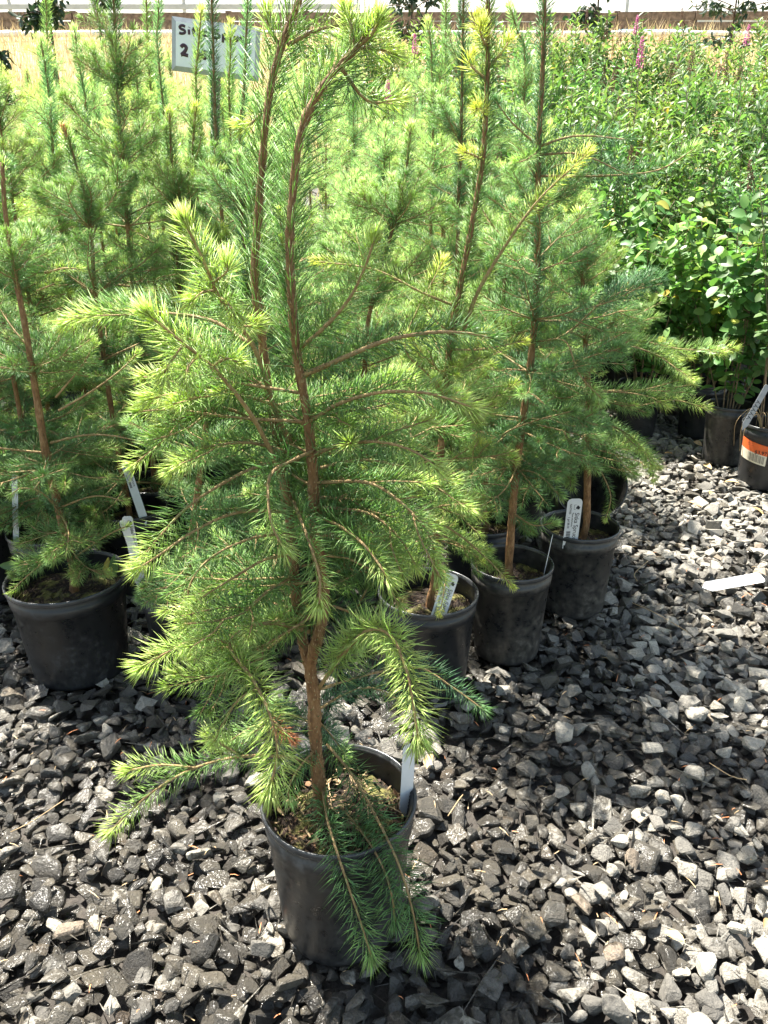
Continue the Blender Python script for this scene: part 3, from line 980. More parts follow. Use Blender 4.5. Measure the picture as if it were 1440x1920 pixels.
# the many short inner branches
def at_py(c, py):
    q = project(c)[1]; i = int(np.argmin(np.abs(q - py))); return c[i]


rnd = random.Random(21)
for k in range(48):
    c = cA if k % 2 else cB
    py = rnd.uniform(690, 1190)
    p = at_py(c, py)
    u = (1290 - py) / 600
    yaw = k * 2.39996 + rnd.uniform(-.4, .4)
    if math.sin(yaw) < -.5 and rnd.random() < .6: yaw = -yaw
    o = put_branch(main, origin, p, yaw, -.35 + .7 * u + rnd.gauss(0, .15), rnd.uniform(.11, .24) * (1 - .3 * abs(u - .4)), 0, (1.0, 1.05, .85))

# ------------------------------------------------------------------ the front row of the block
root, org, tint, c, ln = spruce("spruce in the leftmost front-row pot, thin bare leader against the left photo edge", LOC['left'][1],
    [(4, 305), (10, 400), (25, 500), (45, 600), (68, 740), (88, 860), (112, 960), (140, 1070)], kind=0, col='m', n=40, lmax=.25,
    pot_r=LOC['left'][2], r0=.012, pot_loc=LOC['left'], leader=.72, h1=.9, dens=300)
for pts, kw in [([(85, 512, 0), (120, 503, -.02), (152, 505, -.03)], dict(age0=.7)), ([(70, 545, 0), (95, 535, -.02), (110, 528, -.02)], dict(age0=.7)),
                ([(105, 745, 0), (150, 690, 0), (180, 645, 0)], dict(age0=.3, start=.6)), ([(110, 770, 0), (170, 735, 0), (225, 695, 0), (260, 660, 0)], dict(age0=.3, start=.5)),
                ([(95, 830, 0), (170, 815, -.05), (250, 825, -.07), (330, 855, -.07)], dict(age0=.12)),
                ([(112, 960, 0), (80, 925, -.08), (40, 915, -.1), (20, 930, -.1)], dict(age0=.15, tint=BLUE)), ([(115, 950, 0), (180, 930, -.08), (235, 940, -.1)], dict(age0=.12)),
                ([(130, 1040, 0), (90, 1050, -.08), (40, 1090, -.13), (20, 1112, -.14)], dict(age0=.15)), ([(130, 1045, 0), (150, 1070, -.08), (140, 1090, -.1)], dict(age0=.15)),
                ([(135, 1050, 0), (190, 1010, -.03), (240, 985, -.04)], dict(age0=.12))]:
    kw = dict(kw); t = kw.pop("tint", tint)
    traced(root, org, pts, LOC['left'][1], t, L=.024, dens=1300, **kw)

spruce("spruce half hidden behind the big front tree, only its black pot edge showing", LOC['midleft'][1],
       [(420, 560), (400, 700), (380, 850), (352, 1070)], kind=0, col='b', n=34, lmax=.22, pot_r=LOC['midleft'][2], pot_loc=LOC['midleft'], leader=.7, droop=.1)

root, org, tint, c, ln = spruce("spruce with a yellow-green leader and long side shoot, just right of the big tree", LOC['third'][1],
    [(915, -60), (915, 60), (912, 190), (905, 300), (885, 420), (862, 540), (845, 640), (832, 760), (825, 880), (820, 1000), (815, 1090)], kind=0, col='y', n=38, lmax=.22,
    h0=.13, pot_r=LOC['third'][2], r0=.0095, r1=.0034, pot_loc=LOC['third'], leader=.34, h1=.55, nl=.027)
T3Y = LOC['third'][1]
for pts, kw in [([(870, 620, 0), (895, 550, -.02), (945, 465, -.04), (1010, 375, -.06), (1105, 285, -.08)], dict(age0=.5, r=.0045, agelen=.12, L=.03, dens=1500)),
                ([(848, 572, 0), (790, 548, -.03), (700, 505, -.04), (590, 490, -.02)], dict(age0=.45, L=.026)),
                ([(845, 655, 0), (900, 655, -.06), (985, 640, -.08)], dict(age0=.55, L=.025)),
                ([(820, 905, 0), (850, 860, -.04), (900, 832, -.05)], dict(age0=.3, start=.4)),
                ([(818, 975, 0), (870, 1010, -.06), (915, 1050, -.1), (962, 1100, -.12)], dict(age0=.3, L=.023)),
                ([(816, 1060, 0), (835, 1075, -.07), (832, 1110, -.11), (824, 1152, -.12)], dict(age0=.3, L=.02, burst=26)),
                ([(835, 740, 0), (800, 700, -.02), (760, 640, -.02), (830, 490, .0)], dict(age0=.4)),
                ([(905, 300, 0), (885, 290, -.02), (870, 285, -.03)], dict(age0=.7)), ([(908, 215, 0), (900, 205, -.03), (893, 203, -.05)], dict(age0=.8, burst=60)),
                ([(910, 130, 0), (940, 100, 0), (955, 75, 0)], dict(age0=.5)), ([(912, 90, 0), (900, 60, -.03), (905, 45, -.04)], dict(age0=.85, burst=60)),
                ([(912, 60, 0), (890, 40, 0), (895, 30, 0)], dict(age0=.7)), ([(912, 150, 0), (880, 120, 0), (885, 105, 0)], dict(age0=.6))]:
    traced(root, org, pts, T3Y, tint, **kw)

root, org, tint, c, ln = spruce("spruce with the darkest, thickest needled leader, right of the yellow-green one", LOC['fourth'][1],
    [(1022, -60), (1020, 60), (1015, 180), (1010, 270), (1008, 400), (1005, 560), (995, 680), (980, 790), (966, 900), (955, 1040)], kind=0, col='b', n=44, lmax=.27,
    h0=.2, pot_r=LOC['fourth'][2], r0=.0105, r1=.0038, pot_loc=LOC['fourth'], leader=.46, h1=.72, nl=.026, dens=2000, potm=M_DUSTPOT)
T4Y = LOC['fourth'][1]
for pts, kw in [([(1012, 650, 0), (1070, 620, -.03), (1140, 560, -.05), (1240, 520, -.05)], dict(age0=.05, age1=.3, start=.15, side=5, sidelen=.09)),
                ([(1008, 640, 0), (1060, 640, -.1), (1085, 700, -.14), (1130, 750, -.17)], dict(age0=.5, burst=60)),
                ([(1010, 275, 0), (1080, 255, -.03), (1180, 262, -.05)], dict(age0=.06, age1=.3)), ([(1010, 290, 0), (1090, 290, -.03), (1180, 330, -.05)], dict(age0=.06, age1=.3)),
                ([(1010, 275, 0), (960, 230, -.02), (930, 190, -.03)], dict(age0=.06, age1=.3)), ([(1010, 285, 0), (985, 300, -.08), (968, 305, -.1)], dict(age0=.6, burst=60)),
                ([(1008, 330, 0), (1120, 330, -.02), (1230, 320, -.03), (1305, 278, -.04)], dict(age0=.2)),
                ([(972, 860, 0), (940, 820, -.06), (1000, 790, -.1), (1078, 770, -.12)], dict(age0=.25, start=.3)),
                ([(968, 880, 0), (1010, 890, -.05), (1050, 930, -.08)], dict(age0=.15)),
                ([(960, 960, 0), (1000, 985, -.04), (1040, 980, -.05)], dict(age0=.2))]:
    traced(root, org, pts, T4Y, tint, **kw)

root, org, tint, c, ln = spruce("spruce at the right end of the front row, its branches reaching over open gravel", LOC['fifth'][1],
    [(1085, 400), (1092, 520), (1098, 640), (1104, 760), (1102, 860), (1100, 968)], kind=0, col='m', n=34, lmax=.27,
    pot_r=LOC['fifth'][2], r0=.011, pot_loc=LOC['fifth'], leader=.75, h0=.25, h1=.92, potm=M_DUSTPOT)
T5Y = LOC['fifth'][1]
for pts, kw in [([(1100, 700, 0), (1150, 650, -.05), (1230, 665, -.08), (1290, 712, -.1)], dict(age0=.3, side=3)),
                ([(1100, 690, 0), (1180, 640, 0), (1280, 655, 0), (1378, 655, 0)], dict(age0=.5, side=4)),
                ([(1102, 740, 0), (1160, 735, -.06), (1220, 745, -.08), (1250, 762, -.1)], dict(age0=.35)),
                ([(1102, 740, 0), (1190, 760, .0), (1260, 750, .0), (1325, 765, 0)], dict(age0=.35)),
                ([(1102, 800, 0), (1150, 800, -.06), (1195, 830, -.1), (1222, 872, -.12)], dict(age0=.35, side=2)),
                ([(1102, 780, 0), (1160, 810, .1), (1215, 860, .15), (1225, 900, .15)], dict(age0=.15, side=3)),
                ([(1101, 830, 0), (1125, 880, -.05), (1145, 930, -.08), (1135, 975, -.09)], dict(age0=.15, L=.022)),
                ([(1101, 850, 0), (1070, 860, -.05), (1060, 900, -.08)], dict(age0=.2, L=.022))]:
    traced(root, org, pts, T5Y, tint, **kw)

# ------------------------------------------------------------------ the block of spruces behind
BGS = [
    ("spruce with thick blue-green leader, topmost at the left under the straw field", 2.7, [(76, 72), (92, 180), (102, 320), (120, 480)], 'b', 22, .2),
    ("tall spruce whose stout leader leaves the top of the photo left of the sign", 2.25, [(210, -60), (216, 60), (222, 200), (232, 310), (243, 470)], 'm', 26, .24),
    ("slim spruce with a dark bud tip against the straw field", 3.0, [(139, 52), (148, 120), (162, 200), (170, 290)], 'b', 18, .2),
    ("spruce with a rusty brown withered tip and a whorl of arching branches", 2.05, [(122, 242), (140, 300), (163, 380), (172, 450), (180, 560)], 'm', 34, .27),
    ("spruce with a plump dark leader directly left of the long bare stems", 2.3, [(318, 212), (322, 300), (330, 400), (336, 540)], 'm', 26, .22),
    ("yellow-green spruce leader covering the word on the sign", 3.0, [(378, 15), (372, 90), (369, 190)], 'y', 18, .2),
    ("tall dark spruce standing in front of the middle of the sign", 2.6, [(395, -50), (399, 60), (405, 260), (418, 430)], 'b', 24, .22),
    ("spruce with brownish leader in front of the right end of the sign", 2.8, [(466, -60), (462, 60), (456, 190), (450, 260)], 'b', 22, .22),
    ("low lime-tipped spruce in front of the last letters on the sign", 3.05, [(432, 42), (432, 110), (430, 200)], 'y', 16, .18),
    ("pale lime spruce leader leaving the top left of the photo", 3.2, [(85, -40), (88, 40), (94, 180)], 'y', 18, .2),
    ("lime spruce leader between the stout leader and the sign", 3.45, [(274, -30), (276, 60), (280, 140)], 'y', 16, .18),
    ("slim dark green spruce leader next to the left edge of the sign", 3.3, [(298, -30), (297, 40), (297, 110)], 'b', 16, .18),
    ("short spruce below the gap between two leaders left of the sign", 3.1, [(252, 85), (258, 170), (262, 250)], 'm', 18, .2),
    ("spruce with tuft of pale buds on top, beside the pink flower spikes", 2.8, [(802, 38), (810, 120), (812, 290), (808, 380)], 'm', 22, .21),
    ("spruce with short dark tip seen between the two big stems and the yellow one", 2.1, [(770, 240), (757, 350), (722, 480), (688, 620)], 'm', 30, .23),
    ("spruce with straight leader rising out of the photo left of the yellow-green one", 2.6, [(870, -60), (868, 60), (864, 280), (860, 380)], 'b', 24, .22),
    ("thin spruce leader far back, behind the tuft of pale buds", 3.5, [(836, -20), (836, 60), (835, 130)], 'm', 16, .18),
    ("spruce leaning left with brown upper stem, behind the darkest leader", 3.0, [(955, 10), (970, 60), (984, 130)], 'b', 20, .2),
    ("spruce filling the gap at the left photo edge, twigs spread over the field", 2.55, [(-30, 60), (-12, 160), (10, 300)], 'y', 24, .26),
    ("spruce between stout leader and sign posts, pale star of needles on top", 2.45, [(367, 200), (362, 280), (360, 400)], 'y', 24, .2),
]
used = [LOC[k] for k in ('left', 'midleft', 'third', 'fourth', 'fifth')]
for i, (lab, Y, pts, colr, n, lm) in enumerate(BGS):
    rt, o_, t_, c_, l_ = spruce(lab, Y, pts, kind=0 if Y < 2.65 else 1, col=colr, n=n + 24, lmax=lm * 1.3, r0=.0095, r1=.0030, leader=.58 if i not in (18, 3) else .8, h1=.68 if i in (5, 6, 7, 8, 11) else .88)
    used.append((rt.location[0], Y, .1))
    if i == 3:
        traced(rt, o_, [(124, 262, -.01), (121, 250, -.01), (118, 238, -.01)], Y, (1, 1, 1), needle_mat=M_BRONZE, name="withered_twig", r=.002, L=.02, burst=30, dens=900)

rnd = random.Random(5)
fill = 0
for Y in (1.95, 2.2, 2.5, 2.8, 3.15, 3.5, 3.9, 4.3, 4.75, 5.3, 5.9, 6.5):
    half = .52 * (Y * .92 + .4) + .15
    x = -half + rnd.uniform(0, .2)
    while x < (.62 if Y > 2.5 else .45):
        xx, yy = x + rnd.uniform(-.05, .05), Y + rnd.uniform(-.08, .08)
        x += rnd.uniform(.24, .32) + (Y - 2) * .03
        if any((xx - a) ** 2 + (yy - b) ** 2 < (.19 if Y < 3.2 else .13) ** 2 for a, b, _ in used): continue
        used.append((xx, yy, .1))
        zt = gz(xx, yy) + rnd.uniform(1.0, 1.25) + (.10 if Y > 3 else 0) + (.22 if Y > 3.8 else 0)
        p = project((xx, yy, zt))
        top = max(p[1], 55 + rnd.uniform(0, 80) if Y > 2.5 else 190)
        if p[1] < top: zt -= (top - p[1]) / FPX * p[2] / CP
        p1 = project((xx + rnd.uniform(-.03, .03), yy, zt)); p2 = project((xx + rnd.uniform(-.02, .02), yy, gz(xx, yy) + .55)); p3 = project((xx, yy, gz(xx, yy) + .27))
        pxm = p1[0]
        where = ("at the left photo edge" if pxm < 90 else "left of the sign" if pxm < 300 else "below the sign" if pxm < 480 else "behind the big brown stems" if pxm < 700
                 else "left of the yellow-green leader" if pxm < 880 else "behind the darkest leader" if pxm < 1060 else "beside the broad-leaved shrubs")
        rowd = "in the front rows" if yy < 2.6 else "in the middle rows" if yy < 3.7 else "in the far rows"
        spruce("spruce sapling " + rowd + " of the block, " + where, yy,
               [(p1[0], p1[1]), (p2[0], p2[1]), (p3[0], p3[1])], kind=0 if yy < 2.3 else 1, col=rnd.choice('bbmmy'), n=44, lmax=rnd.uniform(.26, .34), r0=.0085, r1=.0026,
               pot_loc=(xx, yy), leader=rnd.uniform(.6, .75), h1=.97)
        fill += 1
print("filler spruces", fill)

# ------------------------------------------------------------------ broad-leaved shrubs on the right
def leaf(g, p, d, nrm, L, W, age, rn, fold=.25, curl=.15, k=3):
    """one leaf blade, folded along its midrib"""
    s = np.cross(d, nrm); s /= np.linalg.norm(s) + 1e-9
    nrm = np.cross(s, d)
    prof = [(.0, .02), (.22, .72), (.5, 1.0), (.78, .68), (1.0, .03)] if k == 3 else [(0, .05), (.2, .85), (.5, 1.05), (.8, .8), (1.0, .1)]
    V = []
    for t, wv in prof:
        c = p + d * L * t - nrm * curl * L * t * t
        V += [c - s * W * wv * .5 + nrm * fold * W * wv * .5, c, c + s * W * wv * .5 + nrm * fold * W * wv * .5]
    F = []
    for q in range(4):
        a = q * 3
        for e in (0, 1): F += [(a + e, a + e + 1, a + e + 4), (a + e, a + e + 4, a + e + 3)]
    g.add(V, F, 1, age, rn, True)


def leafy_stem(H, seed, kind):
    """kind 'lance': upright with narrow leaves; 'round': arching twigs with rounded leaves"""
    rng = np.random.default_rng(seed)
    g = Geo()
    lean = rng.normal(0, .10, 2) * H
    c, ln = spline([(0, 0, 0), (lean[0] * .3, lean[1] * .3, H * .5), (lean[0], lean[1], H)], step=.03)
    tube(g, c, np.linspace(.0032, .0012, len(c)), 5, 0)
    sets = [(c, ln, .28 if kind == 'lance' else .12)]
    for k in range(4 if kind == 'lance' else 7):
        s = rng.uniform(.3, .9); i = int(s * (len(c) - 1)); a = rng.random() * 6.28; l2 = rng.uniform(.12, .26)
        up = .9 if kind == 'lance' else .35
        d = np.array((math.cos(a) * .6, math.sin(a) * .6, up))
        c2, q2 = spline([c[i], c[i] + d * l2 * .5, c[i] + d * l2 * .9 + (0, 0, .02)])
        tube(g, c2, np.linspace(.0017, .0008, len(c2)), 4, 0)
        sets.append((c2, q2, .1))
    for cc, l, st in sets:
        n = int(l * (1 - st) * (95 if kind == 'lance' else 46)) + 4
        T, N, B = frames(cc)
        for q in range(n):
            s = st + (1 - st) * (q + rng.random()) / n; i = min(len(cc) - 1, int(s * (len(cc) - 1) + .5))
            ph = q * 2.39996 + rng.normal(0, .4) if kind == 'lance' else (q % 2) * 3.14 + (q // 2 % 2) * 1.57 + rng.normal(0, .4)
            rv = N[i] * math.cos(ph) + B[i] * math.sin(ph)
            if kind == 'lance':
                d = T[i] * rng.uniform(.5, 1.1) + rv; L_, W_ = rng.uniform(.03, .058), rng.uniform(.010, .017)
            else:
                d = T[i] * .3 + rv + np.array((0, 0, rng.normal(-.05, .3))); L_ = rng.uniform(.034, .062); W_ = L_ * rng.uniform(.62, .8)
            d /= np.linalg.norm(d)
            nr = T[i] + rng.normal(0, .35, 3)
            age = np.clip(rng.normal(.42, .14) + .38 * (s > .85) * rng.random(), 0, .88)
            if rng.random() < .015: age = 1
            leaf(g, cc[i] + rv * .002, d, nr, L_, W_, age, rng.random(), rng.uniform(.1, .5), rng.uniform(-.05, .35), 3 if kind == 'lance' else 4)
    return g.mesh("leafy_stem", [M_STEM, M_LEAF])


STEMS = {('lance', q): leafy_stem(.95, 300 + q, 'lance') for q in range(6)}
STEMS.update({('round', q): leafy_stem(.85, 400 + q, 'round') for q in range(6)})
STEMS.update({('sparse', q): leafy_stem(.9, 420 + q, 'round') for q in range(2)})


def flower(seed, m):
    rng = np.random.default_rng(seed); g = Geo()
    c, ln = spline([(0, 0, 0), (.003, 0, .05), (0, .002, .12)])
    tube(g, c, .0015, 4, 0)
    oc = np.array([(1, 0, 0), (-1, 0, 0), (0, 1, 0), (0, -1, 0), (0, 0, 1), (0, 0, -1)], float)
    of = [(0, 2, 4), (2, 1, 4), (1, 3, 4), (3, 0, 4), (2, 0, 5), (1, 2, 5), (3, 1, 5), (0, 3, 5)]
    for q in range(150):
        t = rng.random() ** .8; a = rng.random() * 6.28; r = .015 * (1 - t) ** .6 + .003
        g.add(oc * rng.uniform(.0022, .005) * (1 - .4 * t) + (r * math.cos(a), r * math.sin(a), .01 + .12 * t), of, 0)
    return g.mesh("flower_spike", [m])


FLOW = {k: [flower(q + s, m) for q in range(3)] for k, s, m in (('pink', 1, M_PINK), ('brown', 11, M_BROWNSPIKE))}
rnd = random.Random(33)


def shrub(name, label, x, y, kind, n, H, spread=.15, group=None, pot=True, tint=(1, 1, 1), pot_r=.105, potm=M_POT, flowers=()):
    z = gz(x, y)
    root = empty(name, (x, y, z)); tag(root, label, "shrub", group)
    if pot: add_pot(root, pot_r, .25, potm)
    z0 = .20 if pot else 0
    for k in range(n):
        q = rnd.randrange(6)
        o = obj("leafy_stem", STEMS[(kind, q)], root)
        a = k * 2.4 + rnd.uniform(-.4, .4); rd = spread * rnd.random() ** .5 * .35
        o.location = (rd * math.cos(a), rd * math.sin(a), z0)
        ln_ = rnd.gauss(0, 1) * .03
        til = rnd.uniform(.03, .30) if kind == 'lance' else rnd.uniform(.05, .5)
        o.rotation_euler = Euler((0, til, a + ln_)).to_quaternion().to_euler()
        o.rotation_euler = (Matrix.Rotation(a, 3, 'Z') @ Matrix.Rotation(til, 3, 'Y') @ Matrix.Rotation(rnd.random() * 6.28, 3, 'Z')).to_euler()
        s = H * rnd.uniform(.82, 1.08) / .95; o.scale = (1, 1, s) if kind != 'lance' else (s, s, s)
        v = rnd.uniform(.85, 1.15); o.color = (tint[0] * v, tint[1] * v, tint[2] * v, 1)
        if k in flowers or (kind == 'lance' and rnd.random() < .10):
            col_ = 'pink' if k in flowers else 'brown'
            tip = o.rotation_euler.to_matrix() @ Vector((0, 0, .95 * s))
            f = obj("flower_spike", rnd.choice(FLOW[col_]), root); f.location = o.location + tip - Vector((0, 0, .01))
            f.rotation_euler = (rnd.gauss(0, .1), rnd.gauss(0, .1), 0); f.scale = (.95, .95, 1.05)
    return root


nsh = 0
placed = []
for Y in (3.5, 3.9, 4.35, 4.85, 5.4, 6.0, 6.7, 7.5, 8.4):
    half = .52 * (Y * .92 + .4) + .1
    x0 = {3.5: 1.12, 3.9: .9}.get(Y, .82)
    x = x0 + rnd.uniform(0, .1)
    if Y > 4.6: x = .72
    if Y > 7: x = -.5
    while x < half:
        xx, yy = x + rnd.uniform(-.05, .05), Y + rnd.uniform(-.08, .08)
        x += .31 + (Y - 3) * .045
        px, py, _ = project((xx, yy, gz(xx, yy)))
        rounded = Y < 3.6 or (Y < 4.0 and rnd.random() < .6)
        if any((xx - a) ** 2 + (yy - b) ** 2 < .2 ** 2 for a, b in [(LOC['far_a'][0], LOC['far_a'][1]), (LOC['far_b'][0], LOC['far_b'][1])]): continue
        if rounded:
            shrub("rounded_leaf_shrub", "rounded-leaf shrub in the shrub bed, " + ("nearest row" if Y < 3.7 else "second row") + (", over the dark gap left of the pots" if px < 1290 else ", directly behind the plain dusty pot" if px < 1420 else ", at the right photo edge"), xx, yy, 'round', 12, rnd.uniform(.80, 1.0), group="rounded-leaf shrubs in the rows at the right",
                  tint=rnd.choice([(.9, 1.05, 1.0), (1.15, 1.1, .9), (.95, 1.1, .9)]))
        else:
            where = ("behind the yellow-green spruce" if px < 960 else "right of the darkest spruce leader" if px < 1130 else "below the magenta flowers" if px < 1300 else "by the right photo edge")
            rowd = "front rows" if Y < 4.6 else "middle rows" if Y < 6.2 else "far rows"
            shrub("narrow_leaf_shrub", "narrow-leaved shrub, " + rowd + " of the shrub bed, " + where, xx, yy, 'lance', 13, rnd.uniform(.82, 1.12) + (.12 if Y > 4.6 else 0), spread=.25,
                  group="narrow-leaved shrubs in the rows at the upper right", tint=rnd.choice([(1, 1.02, .9), (1.3, 1.15, .85), (.72, .8, .75), (.85, 1.0, 1.1), (1.15, 1.05, 1.0)]), flowers=())
        nsh += 1
print("shrubs", nsh)
# flowering ones one can point to
for (px, py, Y, kind_, lab) in [(1203, 88, 4.2, 'pink', "narrow-leaved shrub carrying the brightest upright magenta flower spike"), (1196, 30, 5.0, 'pink', "narrow-leaved shrub with a pale pink spike in front of the blue cover"),
                                (1405, 48, 4.8, 'pink', "narrow-leaved shrub with a pink spike near the upper right corner"), (778, 65, 4.9, 'pink', "narrow-leaved shrub with a pink spike showing right of the two big stems"),
                                (728, 152, 3.9, 'pink', "narrow-leaved shrub with a small dark pink spike low between the spruces"), (1300, 95, 4.5, 'brown', "narrow-leaved shrub with a faded pinkish brown flower head")]:
    p = P(px, py, Y)
    zz = gz(p[0], Y); H = p[2] - zz - .24
    r_ = shrub("narrow_leaf_shrub", lab, p[0], Y, 'lance', 6, min(.9, H), group="narrow-leaved shrubs in the rows at the upper right")
    c, ln = spline([(0, 0, .2), (.01, 0, .2 + H / 2), (0, 0, .2 + H - .02)])
    g = Geo(); tube(g, c, .0018, 5, 0); obj("flower_stalk", g.mesh("flower_stalk", [M_STEM]), r_)
    f = obj("flower_spike", FLOW[kind_][0], r_, (0, 0, .2 + H - .06)); f.scale = (1, 1, 1.1) if px == 1203 else (.9, .9, .8)

# the two pots at the right edge
ax, ay, ar = LOC['far_a']; bx_, by_, br = LOC['far_b']
ra = shrub("rounded_leaf_shrub", "rounded-leaf shrub in the plain dusty pot behind the labelled one", ax, ay, 'round', 9, .95, pot_r=ar, potm=M_DUSTPOT, tint=(.95, 1.1, .9))
rb = empty("rounded_leaf_shrub", (bx_, by_, 0))
tag(rb, "large-leaved shrub on bare thin stems in the pot with an orange label", "shrub")
potb = add_pot(rb, br, .25, M_POT)
crumbs(rb, br, .205, 120, 9)
rng = np.random.default_rng(77)
for k in range(11):
    a = rng.random() * 6.28; h = rng.uniform(.45, .95)
    d = np.array((math.cos(a), math.sin(a), 0)) * rng.uniform(.03, .2)
    c, ln = spline([(d[0] * .2, d[1] * .2, .2), (d[0] * .5 + rng.normal(0, .01), d[1] * .5, .2 + h * .5), (d[0], d[1], .2 + h)], step=.03)
    g = Geo(); tube(g, c, np.linspace(.0028, .0012, len(c)), 5, 0)
    for q in range(22):
        s = rng.uniform(.42, 1); i = int(s * (len(c) - 1)); ph = rng.random() * 6.28
        dd = np.array((math.cos(ph), math.sin(ph), rng.normal(0, .3))); dd /= np.linalg.norm(dd)
        leaf(g, c[i], dd, np.array((0, 0, 1.0)) + rng.normal(0, .3, 3), rng.uniform(.035, .06), rng.uniform(.03, .045), min(.95, max(0, rng.normal(.4, .18))), rng.random(), .2, .2, 4)
    o = obj("leafy_stem", g.mesh("leafy_stem", [M_STEM, M_LEAF]), rb); o.color = (1, 1.05, .9, 1)
for k in range(9):                                    # dry curling stems over the rim
    a = rng.random() * 6.28; l = rng.uniform(.08, .16)
    d = np.array((math.cos(a), math.sin(a), 0))
    c, ln = spline([d * .03 + (0, 0, .21), d * l * .6 + (0, 0, .21 + l * .7), d * l + (0, 0, .2 + l * .3), d * l * 1.1 + (.02, 0, .14 + rng.normal(0, .02))])
    g = Geo(); tube(g, c, .0011, 4, 0); obj("dry_stem", g.mesh("dry_stem", [M_STRAW]), rb)


def wrap_patch(g, r_of_z, a0, a1, z0, z1, off, mat_i, n=14, skew=0.0):
    V = []
    for q in range(n + 1):
        a = a0 + (a1 - a0) * q / n
        for z in (z0 + skew * (q / n), z1 + skew * (q / n)):
            V.append(((r_of_z(z) + off) * math.cos(a), (r_of_z(z) + off) * math.sin(a), z))
    F = []
    for q in range(n): F += [(2 * q, 2 * q + 2, 2 * q + 3), (2 * q, 2 * q + 3, 2 * q + 1)]
    g.add(V, F, mat_i, 0, 0, True)


rz = lambda z: br * .80 + (br * .955 - br * .80) * (z / .25)
A0, A1, SK = RAD(176), RAD(246), -.018
g = Geo(); wrap_patch(g, rz, A0, A1, .118, .158, .0012, 0, skew=SK); wrap_patch(g, rz, A0, A1, .158, .198, .0012, 1, skew=SK)
lab_o = obj("price_label", g.mesh("price_label", [M_CREAM, M_ORANGE]), potb)
g = Geo()
for k in range(15):
    a = A0 + (A1 - A0) * (.38 + .56 * k / 15); t = (a - A0) / (A1 - A0)
    wrap_patch(g, rz, a, a + RAD(1.0 + (k * 7 % 3) * .6), .124 + SK * t, .153 + SK * t, .002, 0, n=1)
obj("barcode", g.mesh("barcode", [M_GREYINK]), lab_o)


def text_obj(name, body, size, m, parent, loc, rot, align='CENTER', ext=.0002):
    cu = bpy.data.curves.new(name, 'FONT'); cu.body = body; cu.size = size; cu.align_x = align; cu.align_y = 'CENTER'; cu.extrude = ext
    cu.materials.append(m); cu.resolution_u = 3
    tmp = bpy.data.objects.new(name, cu)
    me = bpy.data.meshes.new_from_object(tmp); me.name = name
    bpy.data.objects.remove(tmp); bpy.data.curves.remove(cu)
    if not me.materials: me.materials.append(m)
    o = obj(name, me, parent, loc); o.rotation_euler = rot
    return o


def on_pot(name, body, size, t, z, m):
    a = A0 + (A1 - A0) * t; r = rz(z) + .0022
    text_obj(name, body, size, m, lab_o, (r * math.cos(a), r * math.sin(a), z + SK * t), (RAD(88), .25 * SK, a + RAD(90)))


on_pot("price_print", "$3.97", .020, .80, .166, M_INK)
for q, z in enumerate((.190, .183)): on_pot("small_print", "- - - - -", .010, .45, z, M_INK)


